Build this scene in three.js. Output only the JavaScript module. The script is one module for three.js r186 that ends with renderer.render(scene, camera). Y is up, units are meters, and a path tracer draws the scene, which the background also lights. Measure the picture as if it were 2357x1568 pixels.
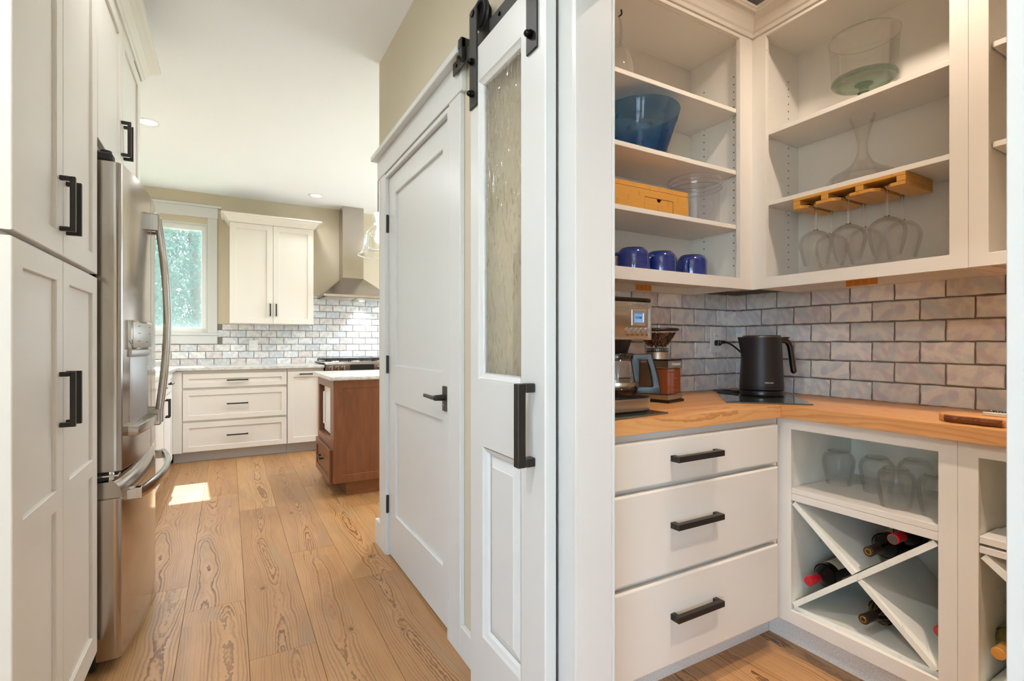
import * as THREE from 'three';
import { mergeGeometries, toCreasedNormals } from 'three/addons/utils/BufferGeometryUtils.js';
import { TextGeometry } from 'three/addons/geometries/TextGeometry.js';
import { FontLoader } from 'three/addons/loaders/FontLoader.js';
import { createNoise2D, createNoise3D } from 'simplex-noise';

// ---------------------------------------------------------------- camera, light, exposure
// World: x to the right across the hall, y up, d = depth along the hall (z = -d). Metres.
const W = 2357, H = 1568, FOC = 1156, YAW = 0.51369;
const scene = new THREE.Scene();
const camera = new THREE.PerspectiveCamera(2 * Math.atan(H / 2 / FOC) * 180 / Math.PI, W / H, 0.02, 200);
camera.position.set(0, 1.14, 0);
camera.rotation.set(0, -YAW, 0);
camera.setViewOffset(W, H, 0, -7.1, W, H);
const renderer = new THREE.WebGLRenderer();
renderer.toneMapping = THREE.LinearToneMapping;
renderer.toneMappingExposure = 1.15;
renderer.shadowMap.enabled = true;
scene.background = new THREE.Color().setRGB(7.7, 10.0, 13.6);      // bright hazy sky
const sun = new THREE.DirectionalLight(new THREE.Color(1, 0.94, 0.86), 34);
sun.position.set(-0.62, 10.9, -16); sun.target.position.set(0, 0, -6.28);
sun.castShadow = true; sun.shadow.camera.left = sun.shadow.camera.bottom = -12; sun.shadow.camera.right = sun.shadow.camera.top = 12;
sun.shadow.camera.far = 60; sun.shadow.mapSize.set(2048, 2048);
scene.add(sun, sun.target);
const WARM = new THREE.Color(0.95, 0.97, 1.0), WARMER = new THREE.Color(1, 0.83, 0.68);
const CAN = 4, PANTRYCAN = 4.6, HOODLAMP = 1.6;                  // candela of the ceiling cans, the pantry can, the hood lamp

// ---------------------------------------------------------------- helpers
let seed = 7;
const rnd = () => { seed = (seed * 1664525 + 1013904223) >>> 0; return seed / 4294967296; };
const rr = (a, b) => a + (b - a) * rnd();
const n2 = createNoise2D(rnd), n3 = createNoise3D(rnd);
const V = (x, y, d) => new THREE.Vector3(x, y, -d);
const used = new Map(), bases = new WeakMap();
function numbered(n) { const k = used.get(n) ?? 0; used.set(n, k + 1); return k ? `${n}_${String(k).padStart(3, '0')}` : n; }
function tag(o, label, category, group) { o.userData.label = label; o.userData.category = category; if (group) o.userData.group = group; return o; }
function thing(name, label, category, base = [0, 0, 0], group) {
  const o = new THREE.Group(); o.name = numbered(name); scene.add(o);
  o.position.set(base[0], base[1], -base[2]); bases.set(o, o.position.clone());
  if (label) tag(o, label, category, group); else o.userData.kind = 'structure';
  return o;
}
const struct = (name, base) => thing(name, null, null, base);
function copyOf(o, label, group) {
  const c = o.clone(); c.name = numbered(o.name.replace(/_\d{3}$/, '')); scene.add(c); c.userData = { ...o.userData };
  if (label) c.userData.label = label; if (group) c.userData.group = group; return c;
}
const rootOf = (o) => { while (o.parent && o.parent !== scene) o = o.parent; return o; };
// texture coordinates in metres on every face, v along the grain axis
function boxUV(g, grain = 'y') {
  const p = g.attributes.position, uv = new Float32Array(p.count * 2), a = new THREE.Vector3(), b = new THREE.Vector3(), c = new THREE.Vector3(), n = new THREE.Vector3();
  for (let i = 0; i < p.count; i += 3) {
    a.fromBufferAttribute(p, i); b.fromBufferAttribute(p, i + 1); c.fromBufferAttribute(p, i + 2);
    n.crossVectors(b.clone().sub(a), c.clone().sub(a)); const m = [Math.abs(n.x), Math.abs(n.y), Math.abs(n.z)], k = m.indexOf(Math.max(...m));
    let ax = ['x', 'y', 'z'].filter((_, j) => j !== k); if (ax[0] === grain) ax.reverse(); if (!ax.includes(grain)) ax = [ax[0], ax[1]];
    [a, b, c].forEach((q, j) => { uv[(i + j) * 2] = q[ax[0]]; uv[(i + j) * 2 + 1] = q[ax[1]]; });
  }
  g.setAttribute('uv', new THREE.BufferAttribute(uv, 2)); return g;
}
function tidy(g) {
  g = g.index ? g.toNonIndexed() : g.clone();
  for (const k of Object.keys(g.attributes)) if (!['position', 'normal', 'uv'].includes(k)) g.deleteAttribute(k);
  if (!g.attributes.normal) g.computeVertexNormals();
  if (!g.attributes.uv) boxUV(g);
  g.morphAttributes = {}; g.clearGroups(); return g;
}
function merged(geos) { geos = [].concat(geos).map(tidy); return geos.length > 1 ? mergeGeometries(geos) : geos[0]; }
// one named mesh; geometry is given in world metres and moved to the base of the thing that it belongs to
function part(parent, name, geos, mat, o = {}) {
  const g = merged(geos);
  if (o.grain) boxUV(g, o.grain);
  const b = parent && parent !== scene ? bases.get(rootOf(parent)) : null;
  if (b) g.translate(-b.x, -b.y, -b.z);
  const m = new THREE.Mesh(g, mat); m.name = parent && parent !== scene ? name : numbered(name); m.castShadow = m.receiveShadow = true;
  (parent ?? scene).add(m);
  if (o.label) m.userData.label = o.label; if (o.kind) m.userData.kind = o.kind;
  return m;
}
function triangles(list) {                                             // list of [Vector3 x3] -> flat geometry
  const p = []; for (const t of list) for (const v of t) p.push(v.x, v.y, v.z);
  const g = new THREE.BufferGeometry(); g.setAttribute('position', new THREE.Float32BufferAttribute(p, 3)); g.computeVertexNormals(); return g;
}
// box between two corners in (x, y, d), edges chamfered by c
function box(x0, x1, y0, y1, d0, d1, c = 0.0012) {
  const hx = (x1 - x0) / 2, hy = (y1 - y0) / 2, hz = (d1 - d0) / 2;
  c = Math.min(c, 0.45 * Math.min(hx, hy, hz));
  if (c < 1e-5) { const g = new THREE.BoxGeometry(2 * hx, 2 * hy, 2 * hz); g.translate((x0 + x1) / 2, (y0 + y1) / 2, -(d0 + d1) / 2); return boxUV(g.toNonIndexed()); }
  const pts = (s) => ({ x: new THREE.Vector3(s[0] * hx, s[1] * (hy - c), s[2] * (hz - c)), y: new THREE.Vector3(s[0] * (hx - c), s[1] * hy, s[2] * (hz - c)), z: new THREE.Vector3(s[0] * (hx - c), s[1] * (hy - c), s[2] * hz) });
  const K = {}; for (const a of [-1, 1]) for (const b of [-1, 1]) for (const e of [-1, 1]) K[`${a},${b},${e}`] = pts([a, b, e]);
  const k = (a, b, e, f) => K[`${a},${b},${e}`][f], out = [];
  const tri = (a, b, e) => { const n = b.clone().sub(a).cross(e.clone().sub(a)), m = a.clone().add(b).add(e); out.push(n.dot(m) >= 0 ? [a, b, e] : [a, e, b]); };
  const quad = (a, b, e, f) => { tri(a, b, e); tri(a, e, f); };
  for (const s of [-1, 1]) {
    quad(k(s, -1, -1, 'x'), k(s, 1, -1, 'x'), k(s, 1, 1, 'x'), k(s, -1, 1, 'x'));
    quad(k(-1, s, -1, 'y'), k(1, s, -1, 'y'), k(1, s, 1, 'y'), k(-1, s, 1, 'y'));
    quad(k(-1, -1, s, 'z'), k(1, -1, s, 'z'), k(1, 1, s, 'z'), k(-1, 1, s, 'z'));
    for (const t of [-1, 1]) {
      quad(k(s, t, -1, 'x'), k(s, t, 1, 'x'), k(s, t, 1, 'y'), k(s, t, -1, 'y'));
      quad(k(s, -1, t, 'x'), k(s, 1, t, 'x'), k(s, 1, t, 'z'), k(s, -1, t, 'z'));
      quad(k(-1, s, t, 'y'), k(1, s, t, 'y'), k(1, s, t, 'z'), k(-1, s, t, 'z'));
      for (const u of [-1, 1]) tri(k(s, t, u, 'x'), k(s, t, u, 'y'), k(s, t, u, 'z'));
    }
  }
  const g = triangles(out); g.translate((x0 + x1) / 2, (y0 + y1) / 2, -(d0 + d1) / 2); return boxUV(g);
}
// faces: local (u, y, w) -> world; axis 'x': u runs along d, w outwards along dir * x; axis 'd': u runs along x, w along dir * d
const face = (axis, at, dir) => ({ axis, at, dir });
function onFace(g, f) {
  g = g.index ? g.toNonIndexed() : g;
  const p = g.attributes.position, n = g.attributes.normal;
  for (let i = 0; i < p.count; i++) {
    const u = p.getX(i), y = p.getY(i), w = p.getZ(i);
    if (f.axis === 'x') p.setXYZ(i, f.at + f.dir * w, y, -u); else p.setXYZ(i, u, y, -(f.at + f.dir * w));
    if (n) { const a = n.getX(i), b = n.getY(i), c = n.getZ(i); if (f.axis === 'x') n.setXYZ(i, f.dir * c, b, -a); else n.setXYZ(i, a, b, -f.dir * c); }
  }
  const flip = f.axis === 'x' ? f.dir < 0 : f.dir > 0;
  if (flip) for (const k of Object.keys(g.attributes)) { const A = g.attributes[k], s = A.itemSize; for (let i = 0; i < p.count; i += 3) for (let j = 0; j < s; j++) { const t = A.array[(i + 1) * s + j]; A.array[(i + 1) * s + j] = A.array[(i + 2) * s + j]; A.array[(i + 2) * s + j] = t; } }
  return g;
}
const slab = (f, u0, u1, y0, y1, w0, w1, c = 0.0012) => f.axis === 'x' ? box(Math.min(f.at + f.dir * w0, f.at + f.dir * w1), Math.max(f.at + f.dir * w0, f.at + f.dir * w1), y0, y1, u0, u1, c) : box(u0, u1, y0, y1, Math.min(f.at + f.dir * w0, f.at + f.dir * w1), Math.max(f.at + f.dir * w0, f.at + f.dir * w1), c);
const rect = (u0, u1, y0, y1) => { const s = new THREE.Shape(); s.moveTo(u0, y0); s.lineTo(u1, y0); s.lineTo(u1, y1); s.lineTo(u0, y1); s.closePath(); return s; };
const hole = (u0, u1, y0, y1) => { const s = new THREE.Path(); s.moveTo(u0, y0); s.lineTo(u0, y1); s.lineTo(u1, y1); s.lineTo(u1, y0); s.closePath(); return s; };
// a board with rectangular holes, w0..w1 in front of the face
function holed(f, [u0, u1, y0, y1], holes, w0, w1, c = 0.0012) {
  const s = rect(u0 + c, u1 - c, y0 + c, y1 - c); for (const h of holes) s.holes.push(hole(h[0] - c, h[1] + c, h[2] - c, h[3] + c));
  const g = new THREE.ExtrudeGeometry(s, { depth: w1 - w0 - 2 * c, bevelEnabled: c > 0, bevelThickness: c, bevelSize: c, bevelSegments: 1 });
  g.translate(0, 0, w0 + c); return boxUV(onFace(g, f));
}
// shaker door or drawer front: frame with a recessed flat panel for every hole
function shaker(f, u0, u1, y0, y1, { th = 0.02, rail = 0.06, rec = 0.009, holes } = {}) {
  holes ??= [[u0 + rail, u1 - rail, y0 + rail, y1 - rail]];
  return [holed(f, [u0, u1, y0, y1], holes, 0, th, 0.002), ...holes.map((h) => slab(f, h[0] - 0.004, h[1] + 0.004, h[2] - 0.004, h[3] + 0.004, 0.002, th - rec, 0))];
}
// square bar pull; along 'y' or 'u'
function pull(f, u, y, len, along, { t = 0.011, proj = 0.033, w0 = 0.02 } = {}) {
  const h = len / 2, a = along === 'y';
  const s = (p0, p1, w0_, w1_) => a ? slab(f, u - t / 2, u + t / 2, y + p0, y + p1, w0_, w1_, 0.0012) : slab(f, u + p0, u + p1, y - t / 2, y + t / 2, w0_, w1_, 0.0012);
  return [s(-h, h, w0 + proj - t, w0 + proj), s(-h, -h + t, w0, w0 + proj - t + 0.0005), s(h - t, h, w0, w0 + proj - t + 0.0005)];
}
// profile [[outwards, y]...] swept along a path [[x, d]...] with mitred corners
function sweep(profile, path, side = 1) {
  const N = path.length, out = [];
  const nor = (i) => { const dx = path[i + 1][0] - path[i][0], dd = path[i + 1][1] - path[i][1], l = Math.hypot(dx, dd); return [side * -dd / l, side * dx / l]; };
  const ring = path.map((p, i) => {
    const a = nor(Math.max(i - 1, 0)), b = nor(Math.min(i, N - 2)), k = 1 / (1 + a[0] * b[0] + a[1] * b[1]);
    return profile.map(([o, y]) => V(p[0] + (a[0] + b[0]) * k * o, y, p[1] + (a[1] + b[1]) * k * o));
  });
  let area = 0; profile.forEach(([o, y], i) => { const q = profile[(i + 1) % profile.length]; area += o * q[1] - q[0] * y; });
  const fl = (area > 0) === (side > 0);
  for (let i = 0; i + 1 < N; i++) for (let j = 0; j < profile.length; j++) {
    const k = (j + 1) % profile.length, a = ring[i][j], b = ring[i + 1][j], c = ring[i + 1][k], e = ring[i][k];
    if (fl) out.push([a, c, b], [a, e, c]); else out.push([a, b, c], [a, c, e]);
  }
  const caps = THREE.ShapeUtils.triangulateShape(profile.map(([o, y]) => new THREE.Vector2(o, y)), []);
  for (const [a, b, c] of caps) { const r = ring[0], q = ring[N - 1]; if (fl) out.push([r[a], r[b], r[c]], [q[a], q[c], q[b]]); else out.push([r[a], r[c], r[b]], [q[a], q[b], q[c]]); }
  return boxUV(triangles(out));
}
const lathe = (pts, seg = 40) => new THREE.LatheGeometry(pts.map(([r, y]) => new THREE.Vector2(Math.max(r, 1e-5), y)), seg);
// lathe of a smoothed profile
const latheS = (pts, n = 40, seg = 40) => new THREE.LatheGeometry(new THREE.SplineCurve(pts.map(([r, y]) => new THREE.Vector2(Math.max(r, 1e-5), y))).getPoints(n), seg);
// thin-walled vessel: the smoothed outer profile with an inner skin t inside it
function shell(pts, t, n = 50, seg = 48) {
  const c = new THREE.SplineCurve(pts.map(([r, y]) => new THREE.Vector2(Math.max(r, 1e-5), y))), o = c.getPoints(n), i = [];
  for (let k = n; k >= 0; k--) { const g = c.getTangent(k / n); i.push(new THREE.Vector2(Math.max(o[k].x - t * g.y, 1e-5), o[k].y + t * g.x)); }
  return new THREE.LatheGeometry([...o, ...i, o[0].clone()], seg);
}
const cyl = (r0, r1, h, seg = 24, open = false) => new THREE.CylinderGeometry(r1, r0, h, seg, 1, open).translate(0, h / 2, 0);
const tube = (pts, r, n = 40, k = 8) => new THREE.TubeGeometry(new THREE.CatmullRomCurve3(pts), n, r, k, false);
const moved = (g, x, y, d, ry = 0) => { g = g.clone(); if (ry) g.rotateY(ry); return g.translate(x, y, -d); };
// plan outline [[x, d]...] raised from y0 to y1 with a small bevel
function raised(pts, y0, y1, bevel = 0.002, creased = 0) {
  const s = new THREE.Shape(pts.map(([x, d]) => new THREE.Vector2(x, d)));
  let g = new THREE.ExtrudeGeometry(s, { depth: y1 - y0 - 2 * bevel, bevelEnabled: bevel > 0, bevelThickness: bevel, bevelSize: bevel, bevelOffset: -bevel, bevelSegments: 2, curveSegments: 12 });
  g.rotateX(-Math.PI / 2); g.translate(0, y0 + bevel, 0);
  if (creased) g = toCreasedNormals(g, creased);
  return boxUV(g.index ? g.toNonIndexed() : g);
}
const font = await new FontLoader().loadAsync('fonts/droid/droid_sans_bold.typeface.json');
const fontR = await new FontLoader().loadAsync('fonts/droid/droid_sans_regular.typeface.json');
const fontS = await new FontLoader().loadAsync('fonts/droid/droid_serif_bold.typeface.json');
function letters(s, size, depth, f = font) { const g = new TextGeometry(s, { font: f, size, depth, curveSegments: 3, bevelEnabled: false }); g.computeBoundingBox(); g.translate(-(g.boundingBox.min.x + g.boundingBox.max.x) / 2, 0, 0); return g; }

// ---------------------------------------------------------------- textures
const clamp = (x, a = 0, b = 1) => Math.min(b, Math.max(a, x)), mix = (a, b, t) => a + (b - a) * t, sst = (a, b, x) => { const t = clamp((x - a) / (b - a)); return t * t * (3 - 2 * t); };
function texture(w, h, fn, srgb = true, size) {
  const data = new Uint8Array(w * h * 4);
  for (let y = 0; y < h; y++) for (let x = 0; x < w; x++) { const c = fn(x / w, y / h), i = (y * w + x) * 4; for (let k = 0; k < 3; k++) data[i + k] = clamp(c[k] ?? c, 0, 255); data[i + 3] = 255; }
  const t = new THREE.DataTexture(data, w, h); t.wrapS = t.wrapT = THREE.RepeatWrapping; t.magFilter = THREE.LinearFilter; t.minFilter = THREE.LinearMipmapLinearFilter; t.generateMipmaps = true;
  if (srgb) t.colorSpace = THREE.SRGBColorSpace; if (size) t.repeat.set(1 / size[0], 1 / size[1]); t.needsUpdate = true; return t;
}
const lerp3 = (a, b, t) => [mix(a[0], b[0], t), mix(a[1], b[1], t), mix(a[2], b[2], t)];
// flat-sawn board: growth rings cut by a plane that drifts past the pith, with knots
function board(w, h, sizeX, sizeY, o) {
  const { s = 0, ring = 0.0085, cx = 0, h0 = 0.02, drift = 0.03, light, dark, mid, wob = 1, knots = [], strength = 1, grey = [150, 128, 104] } = o;
  return texture(w, h, (u, v) => {
    const X = (u - 0.5) * sizeX, Z = v * sizeY;
    const wander = cx + 0.024 * wob * n2(s + 3.1, Z * 0.9) + 0.004 * wob * n2(s + 9.3, Z * 3.4);
    const hh = h0 + drift * n2(s + 17.7, Z * 0.85) + 0.0045 * wob * n2(s + 21, Z * 4);
    let x = X - wander, r = Math.sqrt(x * x * 0.75 + hh * hh) + 0.0034 * wob * n2(X * 13 + s, Z * 1.9) + 0.0011 * wob * n2(X * 34 + s, Z * 6) + 0.0019 * wob * n2(X * 70 + s, Z * 24) * Math.exp(-x * x * 1100) + 0.0004 * n2(X * 120 + s, Z * 30);
    let kd = 0;
    for (const [kx, kz, kr] of knots) { const q = Math.hypot((X - kx) * 1.25, (Z - kz) * 0.8) / kr; r += 0.02 * Math.exp(-q * q * 0.55) * (1 + 0.2 * n2(X * 40, Z * 30)); kd = Math.max(kd, Math.exp(-q * q * 3.5)); }
    const ph = r / ring, t = ph - Math.floor(ph), k = Math.floor(ph);
    const late = sst(0.35, 0.9, t) * (1 - sst(0.93, 1, t)), each = 0.55 + 0.45 * n2(k * 3.7 + s, 0.5);
    const calm = sst(0.10, 0.02, Math.abs(x)) * 0.75 + 0.25;
    const fib = n2(X * 420 + s, Z * 5) * 0.5 + n2(X * 900 + s, Z * 11) * 0.5, patch = n2(X * 9 + s * 2, Z * 1.6) * 0.6 + n2(X * 26 + s, Z * 4) * 0.4;
    let c = lerp3(light, mid, clamp(0.42 + 0.38 * patch + 0.12 * fib));
    c = lerp3(c, dark, clamp(late * each * calm * strength + 0.06 * fib));
    c = lerp3(c, grey, clamp(0.35 * sst(0.25, 0.9, n2(X * 6 + s * 3 + 40, Z * 1.2)) + 0.0));
    c = lerp3(c, [dark[0] * 0.75, dark[1] * 0.7, dark[2] * 0.65], kd * 0.8);
    return c;
  });
}
const PLANKW = 0.2283, PLANKL = 1.83;
const plankLook = [
  { s: 11, cx: 0.03, h0: 0.018, drift: 0.03, knots: [[0.03, 0.35, 0.02]] },
  { s: 57, cx: -0.02, h0: 0.01, drift: 0.026, knots: [[0.02, 1.05, 0.018], [0.05, 0.2, 0.015]] },
  { s: 103, cx: 0.05, h0: 0.03, drift: 0.035, knots: [] },
  { s: 171, cx: 0.0, h0: 0.014, drift: 0.022, knots: [[-0.04, 0.7, 0.022], [-0.03, 1.3, 0.016]] },
  { s: 239, cx: -0.05, h0: 0.04, drift: 0.03, knots: [[0.06, 1.5, 0.014]] },
  { s: 307, cx: 0.02, h0: 0.022, drift: 0.04, knots: [] },
].map((o, i) => board(320, 1792, PLANKW, PLANKL, { light: [[196, 150, 100], [190, 142, 93], [202, 158, 109], [184, 138, 92], [194, 150, 105], [188, 140, 90]][i], mid: [[174, 126, 79], [164, 117, 73], [180, 134, 87], [160, 115, 73], [170, 126, 84], [166, 117, 70]][i], dark: [102, 63, 33], strength: 1.1, ...o }));
const tileTint = texture(512, 512, (u, v) => {
  const wrap = (f, s) => { const a = 2 * Math.PI * u, b = 2 * Math.PI * v; return n3(Math.cos(a) * f + s, Math.sin(a) * f + Math.cos(b) * f, Math.sin(b) * f - s); };
  const a = wrap(1.1, 3), b = wrap(1.3, 21), c = wrap(1.7, 40), e = wrap(9, 5) * 0.6 + wrap(26, 9) * 0.4;
  let q = [245, 242, 237];
  q = lerp3(q, [214, 224, 229], 0.8 * sst(-0.05, 0.7, a)); q = lerp3(q, [222, 213, 222], 0.75 * sst(0.0, 0.7, b)); q = lerp3(q, [226, 221, 214], 0.4 * sst(0.1, 0.9, c));
  const k = 1 + 0.03 * e; return q.map((x) => x * k);
});
const glaze = texture(256, 256, (u, v) => { const a = 2 * Math.PI * u, b = 2 * Math.PI * v, w = (f, s) => n3(Math.cos(a) * f + s, Math.sin(a) * f + Math.cos(b) * f, Math.sin(b) * f); return 128 + 85 * w(1.0, 1) + 26 * w(2.6, 7) + 4 * w(7, 3); }, false);
const quartz = texture(512, 512, (u, v) => { const x = u * 2, y = v * 2, a = n2(x * 5, y * 5) * 0.5 + n2(x * 14, y * 14) * 0.3 + n2(x * 40, y * 40) * 0.3, vein = 1 - sst(0.0, 0.09, Math.abs(n2(x * 3.2 + 5, y * 3.2) + 0.3 * n2(x * 12, y * 12))); return lerp3(lerp3([226, 222, 216], [186, 182, 177], clamp(0.3 + 0.7 * a)), [120, 116, 112], 0.6 * vein * clamp(0.5 + n2(x * 7, y * 7))); }, true, [0.6, 0.6]);
const marble = texture(512, 512, (u, v) => { const x = u * 2, y = v * 2, w = n2(x * 1.5, y * 1.5) * 0.6, vein = 1 - sst(0, 0.022, Math.abs(n2(x * 1.6 + w + 9, y * 1.6 - w))), v2 = 1 - sst(0, 0.03, Math.abs(n2(x * 3 + 31, y * 3 + w))); return lerp3(lerp3([243, 243, 234], [230, 231, 220], clamp(0.5 + 0.5 * n2(x * 3, y * 3))), [150, 152, 146], 0.55 * vein * clamp(0.2 + n2(x * 4 + 3, y * 4)) + 0.25 * v2 * clamp(n2(x * 5, y * 5))); }, true, [0.9, 0.9]);
const cherry = board(512, 1024, 0.5, 1.0, { s: 411, ring: 0.03, h0: 0.09, drift: 0.05, light: [146, 88, 50], mid: [118, 66, 36], dark: [92, 50, 27], strength: 0.55, grey: [104, 62, 40], wob: 1.6 }); cherry.repeat.set(2, 1);
const butcher = [501, 577, 613].map((s, i) => board(384, 1024, 0.3, 1.2, { s, ring: 0.011, cx: [0.10, -0.12, 0.14][i], h0: 0.03, drift: 0.03, light: [[226, 172, 112], [216, 160, 102], [222, 168, 114]][i], mid: [[208, 150, 92], [198, 140, 84], [208, 152, 98]][i], dark: [166, 104, 56], strength: 0.6, grey: [196, 138, 84], wob: 1.3 })); for (const t of butcher) t.repeat.set(1 / 0.3, 1 / 1.2);
const bamboo = texture(256, 512, (u, v) => { const st = Math.floor(u * 8), f = n2(u * 120 + 3, v * 6) * 0.5 + n2(u * 260, v * 14) * 0.5, node = 1 - sst(0, 0.012, Math.abs(((v + st * 0.37) % 0.5) - 0.25)); const k = 0.94 + 0.05 * n2(st * 5.3, 1) + 0.05 * f - 0.1 * node; return [222 * k, 160 * k, 74 * k]; }, true, [0.16, 0.4]);
const brushed = texture(256, 256, (u, v) => 128 + 60 * n2(u * 90, v * 1.5) + 50 * n2(u * 200, v * 3), false, [0.25, 0.6]);
const speckle = texture(256, 256, (u, v) => { const k = 1 - 0.08 * sst(0.45, 0.8, n2(u * 90, v * 90)) - 0.05 * n2(u * 30, v * 30); return [244 * k, 240 * k, 235 * k]; }, true, [0.25, 0.25]);

// ---------------------------------------------------------------- materials
const std = (color, roughness = 0.5, o = {}) => new THREE.MeshStandardMaterial({ color, roughness, ...o });
const phys = (color, roughness, o = {}) => new THREE.MeshPhysicalMaterial({ color, roughness, ...o });
const M = {
  cabinet: std('#e6ded2', 0.38), pantry: std('#e4dfd6', 0.42), trim: std('#d8d7d4', 0.32), wall: std('#d0c3ab', 0.85), ceiling: std('#fafbfd', 0.95), plaster: std('#e6e2da', 0.9),
  bronze: std('#35302d', 0.38, { metalness: 0.55 }), black: std('#141416', 0.3), blackMatt: std('#1d1c1d', 0.6), iron: std('#3a3836', 0.42, { metalness: 0.6 }), nut: std('#1c1b1b', 0.18, { metalness: 0.7 }),
  steel: std(new THREE.Color().setRGB(0.45, 0.40, 0.355), 0.17, { metalness: 1, bumpMap: brushed, bumpScale: 0.00004 }), steelSide: std('#b9b4ae', 0.38, { metalness: 0.75 }), chrome: std(new THREE.Color().setRGB(0.75, 0.74, 0.72), 0.08, { metalness: 1 }), satin: std(new THREE.Color().setRGB(0.62, 0.58, 0.52), 0.3, { metalness: 1 }),
  rubber: std('#2b2a2b', 0.75), gasket: std('#3a393a', 0.7), grout: std('#7d766d', 0.95), quartz: std('#ffffff', 0.14, { map: quartz }), marble: std('#ffffff', 0.35, { map: marble }), cherry: std('#ffffff', 0.34, { map: cherry }), cherryFrame: std('#7a4728', 0.34), toe: std('#c9c6c1', 0.6), toePantry: std('#ffffff', 0.55, { map: speckle }),
  bamboo: std('#ffffff', 0.42, { map: bamboo }), glass: phys('#ffffff', 0.0, { transmission: 1, thickness: 0, ior: 1.5 }), solidGlass: phys('#ffffff', 0.0, { transmission: 1, thickness: 0.02, ior: 1.5, attenuationColor: new THREE.Color('#7d9f86'), attenuationDistance: 0.07, transparent: true, opacity: 0.6 }),
  pane: phys('#f4f8f6', 0.0, { transmission: 1, thickness: 0, ior: 1.5 }), plastic: std('#eceae4', 0.35), white: std('#f2f1ee', 0.3), hole: std('#3a3733', 0.9), pin: std('#dcd9d2', 0.3), sticker: std('#d98a36', 0.6), ink: std('#2c2a28', 0.6),
  lens: std('#ffffff', 0.5, { emissive: new THREE.Color(1, 0.93, 0.82), emissiveIntensity: 4 }), mug: phys('#152c78', 0.12, { clearcoat: 1, clearcoatRoughness: 0.05 }), bark: std('#6b3d18', 0.8),
};
M.planks = plankLook.map((t) => phys('#ffffff', 0.36, { map: t, bumpMap: t, bumpScale: 0.0002 }));
M.tiles = ['#ffffff', '#f2f0ee', '#e9ebec', '#efe8e4'].map((c) => phys(c, 0.13, { map: tileTint, bumpMap: glaze, bumpScale: 0.0011 }));
M.butcher = butcher.map((t) => std('#ffffff', 0.36, { map: t }));
Object.assign(M, {
  blueGlass: phys('#ffffff', 0.02, { transmission: 1, thickness: 0.01, ior: 1.45, attenuationColor: new THREE.Color('#3574c4'), attenuationDistance: 0.014, transparent: true, opacity: 0.62 }), wavy: phys('#fbfbf2', 0.0, { transmission: 1, thickness: 0.006, ior: 1.5, transparent: true, opacity: 0.5 }),
  clearPlastic: phys('#fdfcfd', 0.03, { transmission: 1, thickness: 0, ior: 1.49 }), clearRim: phys('#e4dcee', 0.05, { transmission: 1, thickness: 0.002, ior: 1.3, transparent: true, opacity: 0.6 }), clearSolid: phys('#ffffff', 0.0, { transmission: 1, thickness: 0.01, ior: 1.5 }), baseGlass: phys('#ffffff', 0.0, { transmission: 1, thickness: 0.004, ior: 1.35, transparent: true, opacity: 0.45 }), thinGlass: phys('#ffffff', 0.0, { transmission: 1, thickness: 0.001, ior: 1.28, transparent: true, opacity: 0.3 }),
  tintGlass: phys('#e4ebe0', 0.0, { transmission: 1, thickness: 0, ior: 1.5 }), rimGlass: phys('#eef2ec', 0.05, { transmission: 1, thickness: 0, ior: 1.6 }), boardGlass: phys('#4b4f4b', 0.03, { clearcoat: 1, clearcoatRoughness: 0.02 }),
  bulb: std('#fff6e8', 0.3, { emissive: new THREE.Color(1, 0.9, 0.75), emissiveIntensity: 0.55 }), kettle: std('#2b2a2c', 0.42, { metalness: 0.35 }), gloss: phys('#141519', 0.1, { clearcoat: 1 }), lcd: std('#7fa9d8', 0.25, { emissive: new THREE.Color('#3f78b8'), emissiveIntensity: 0.35 }),
});

// ---------------------------------------------------------------- floor
const CEIL = 2.745, XW = 0.753, WEND = 2.885, FAR = 6.28, LEFT = -1.05, PX = 2.225, PD = 1.651;
const floor = struct('floor', [0, 0, 0]);
part(floor, 'subfloor', box(-3.4, 4.8, -0.16, -0.013, -5.2, 6.5, 0), std('#a07850', 0.5));
{
  const joints = { '-2': [1.7, 3.53, 5.36], '-1': [0.97, 2.80, 4.63], 0: [0.70, 2.53, 4.36], 1: [2.036, 3.883, 5.71], 2: [1.14, 2.97, 4.80], 3: [2.49, 4.29, 6.12], 4: [0.62, 2.2, 3.6, 5.43], 5: [1.5, 3.1, 4.9], 6: [0.2, 2.9, 4.4], 7: [0.5, 3.3, 5.1], 8: [0.9, 3.0, 4.7] };
  let n = 0;
  for (let k = -2; k <= 8; k++) {
    const x0 = -0.1643 + PLANKW * k, cuts = [k < 3 || k > 3 ? -0.9 : -0.9, ...joints[k], 6.27].filter((c, i, a) => !i || c > a[i - 1] + 0.05);
    for (let i = 0; i + 1 < cuts.length; i++) {
      const a = cuts[i], b = cuts[i + 1];
      if (k > 5 && a > 1.3) continue;                              // under the pantry wall and the closet: nothing to see
      const g = box(x0 + 0.0006, x0 + PLANKW - 0.0006, -0.013, 0, a + 0.0006, b - 0.0006, 0.0007), p = g.attributes.position, uv = g.attributes.uv, v0 = i === 0 ? 1 - (b - a) / PLANKL : (n % 2 ? 0.07 : 0);
      for (let j = 0; j < p.count; j++) uv.setXY(j, (p.getX(j) - x0) / PLANKW, v0 + (-p.getZ(j) - a) / PLANKL);
      const pick = { '0,1': 0, '0,2': 4, '1,1': 3, '1,0': 5, '1,2': 2, '2,1': 1, '2,2': 3, '3,1': 0, '3,2': 1, '3,0': 3, '-1,1': 2, '-1,2': 4 }[`${k},${i}`] ?? (n * 5 + k * 2 + 12) % 6;
      part(floor, 'plank', g, M.planks[pick]); n++;
    }
  }
}

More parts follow.
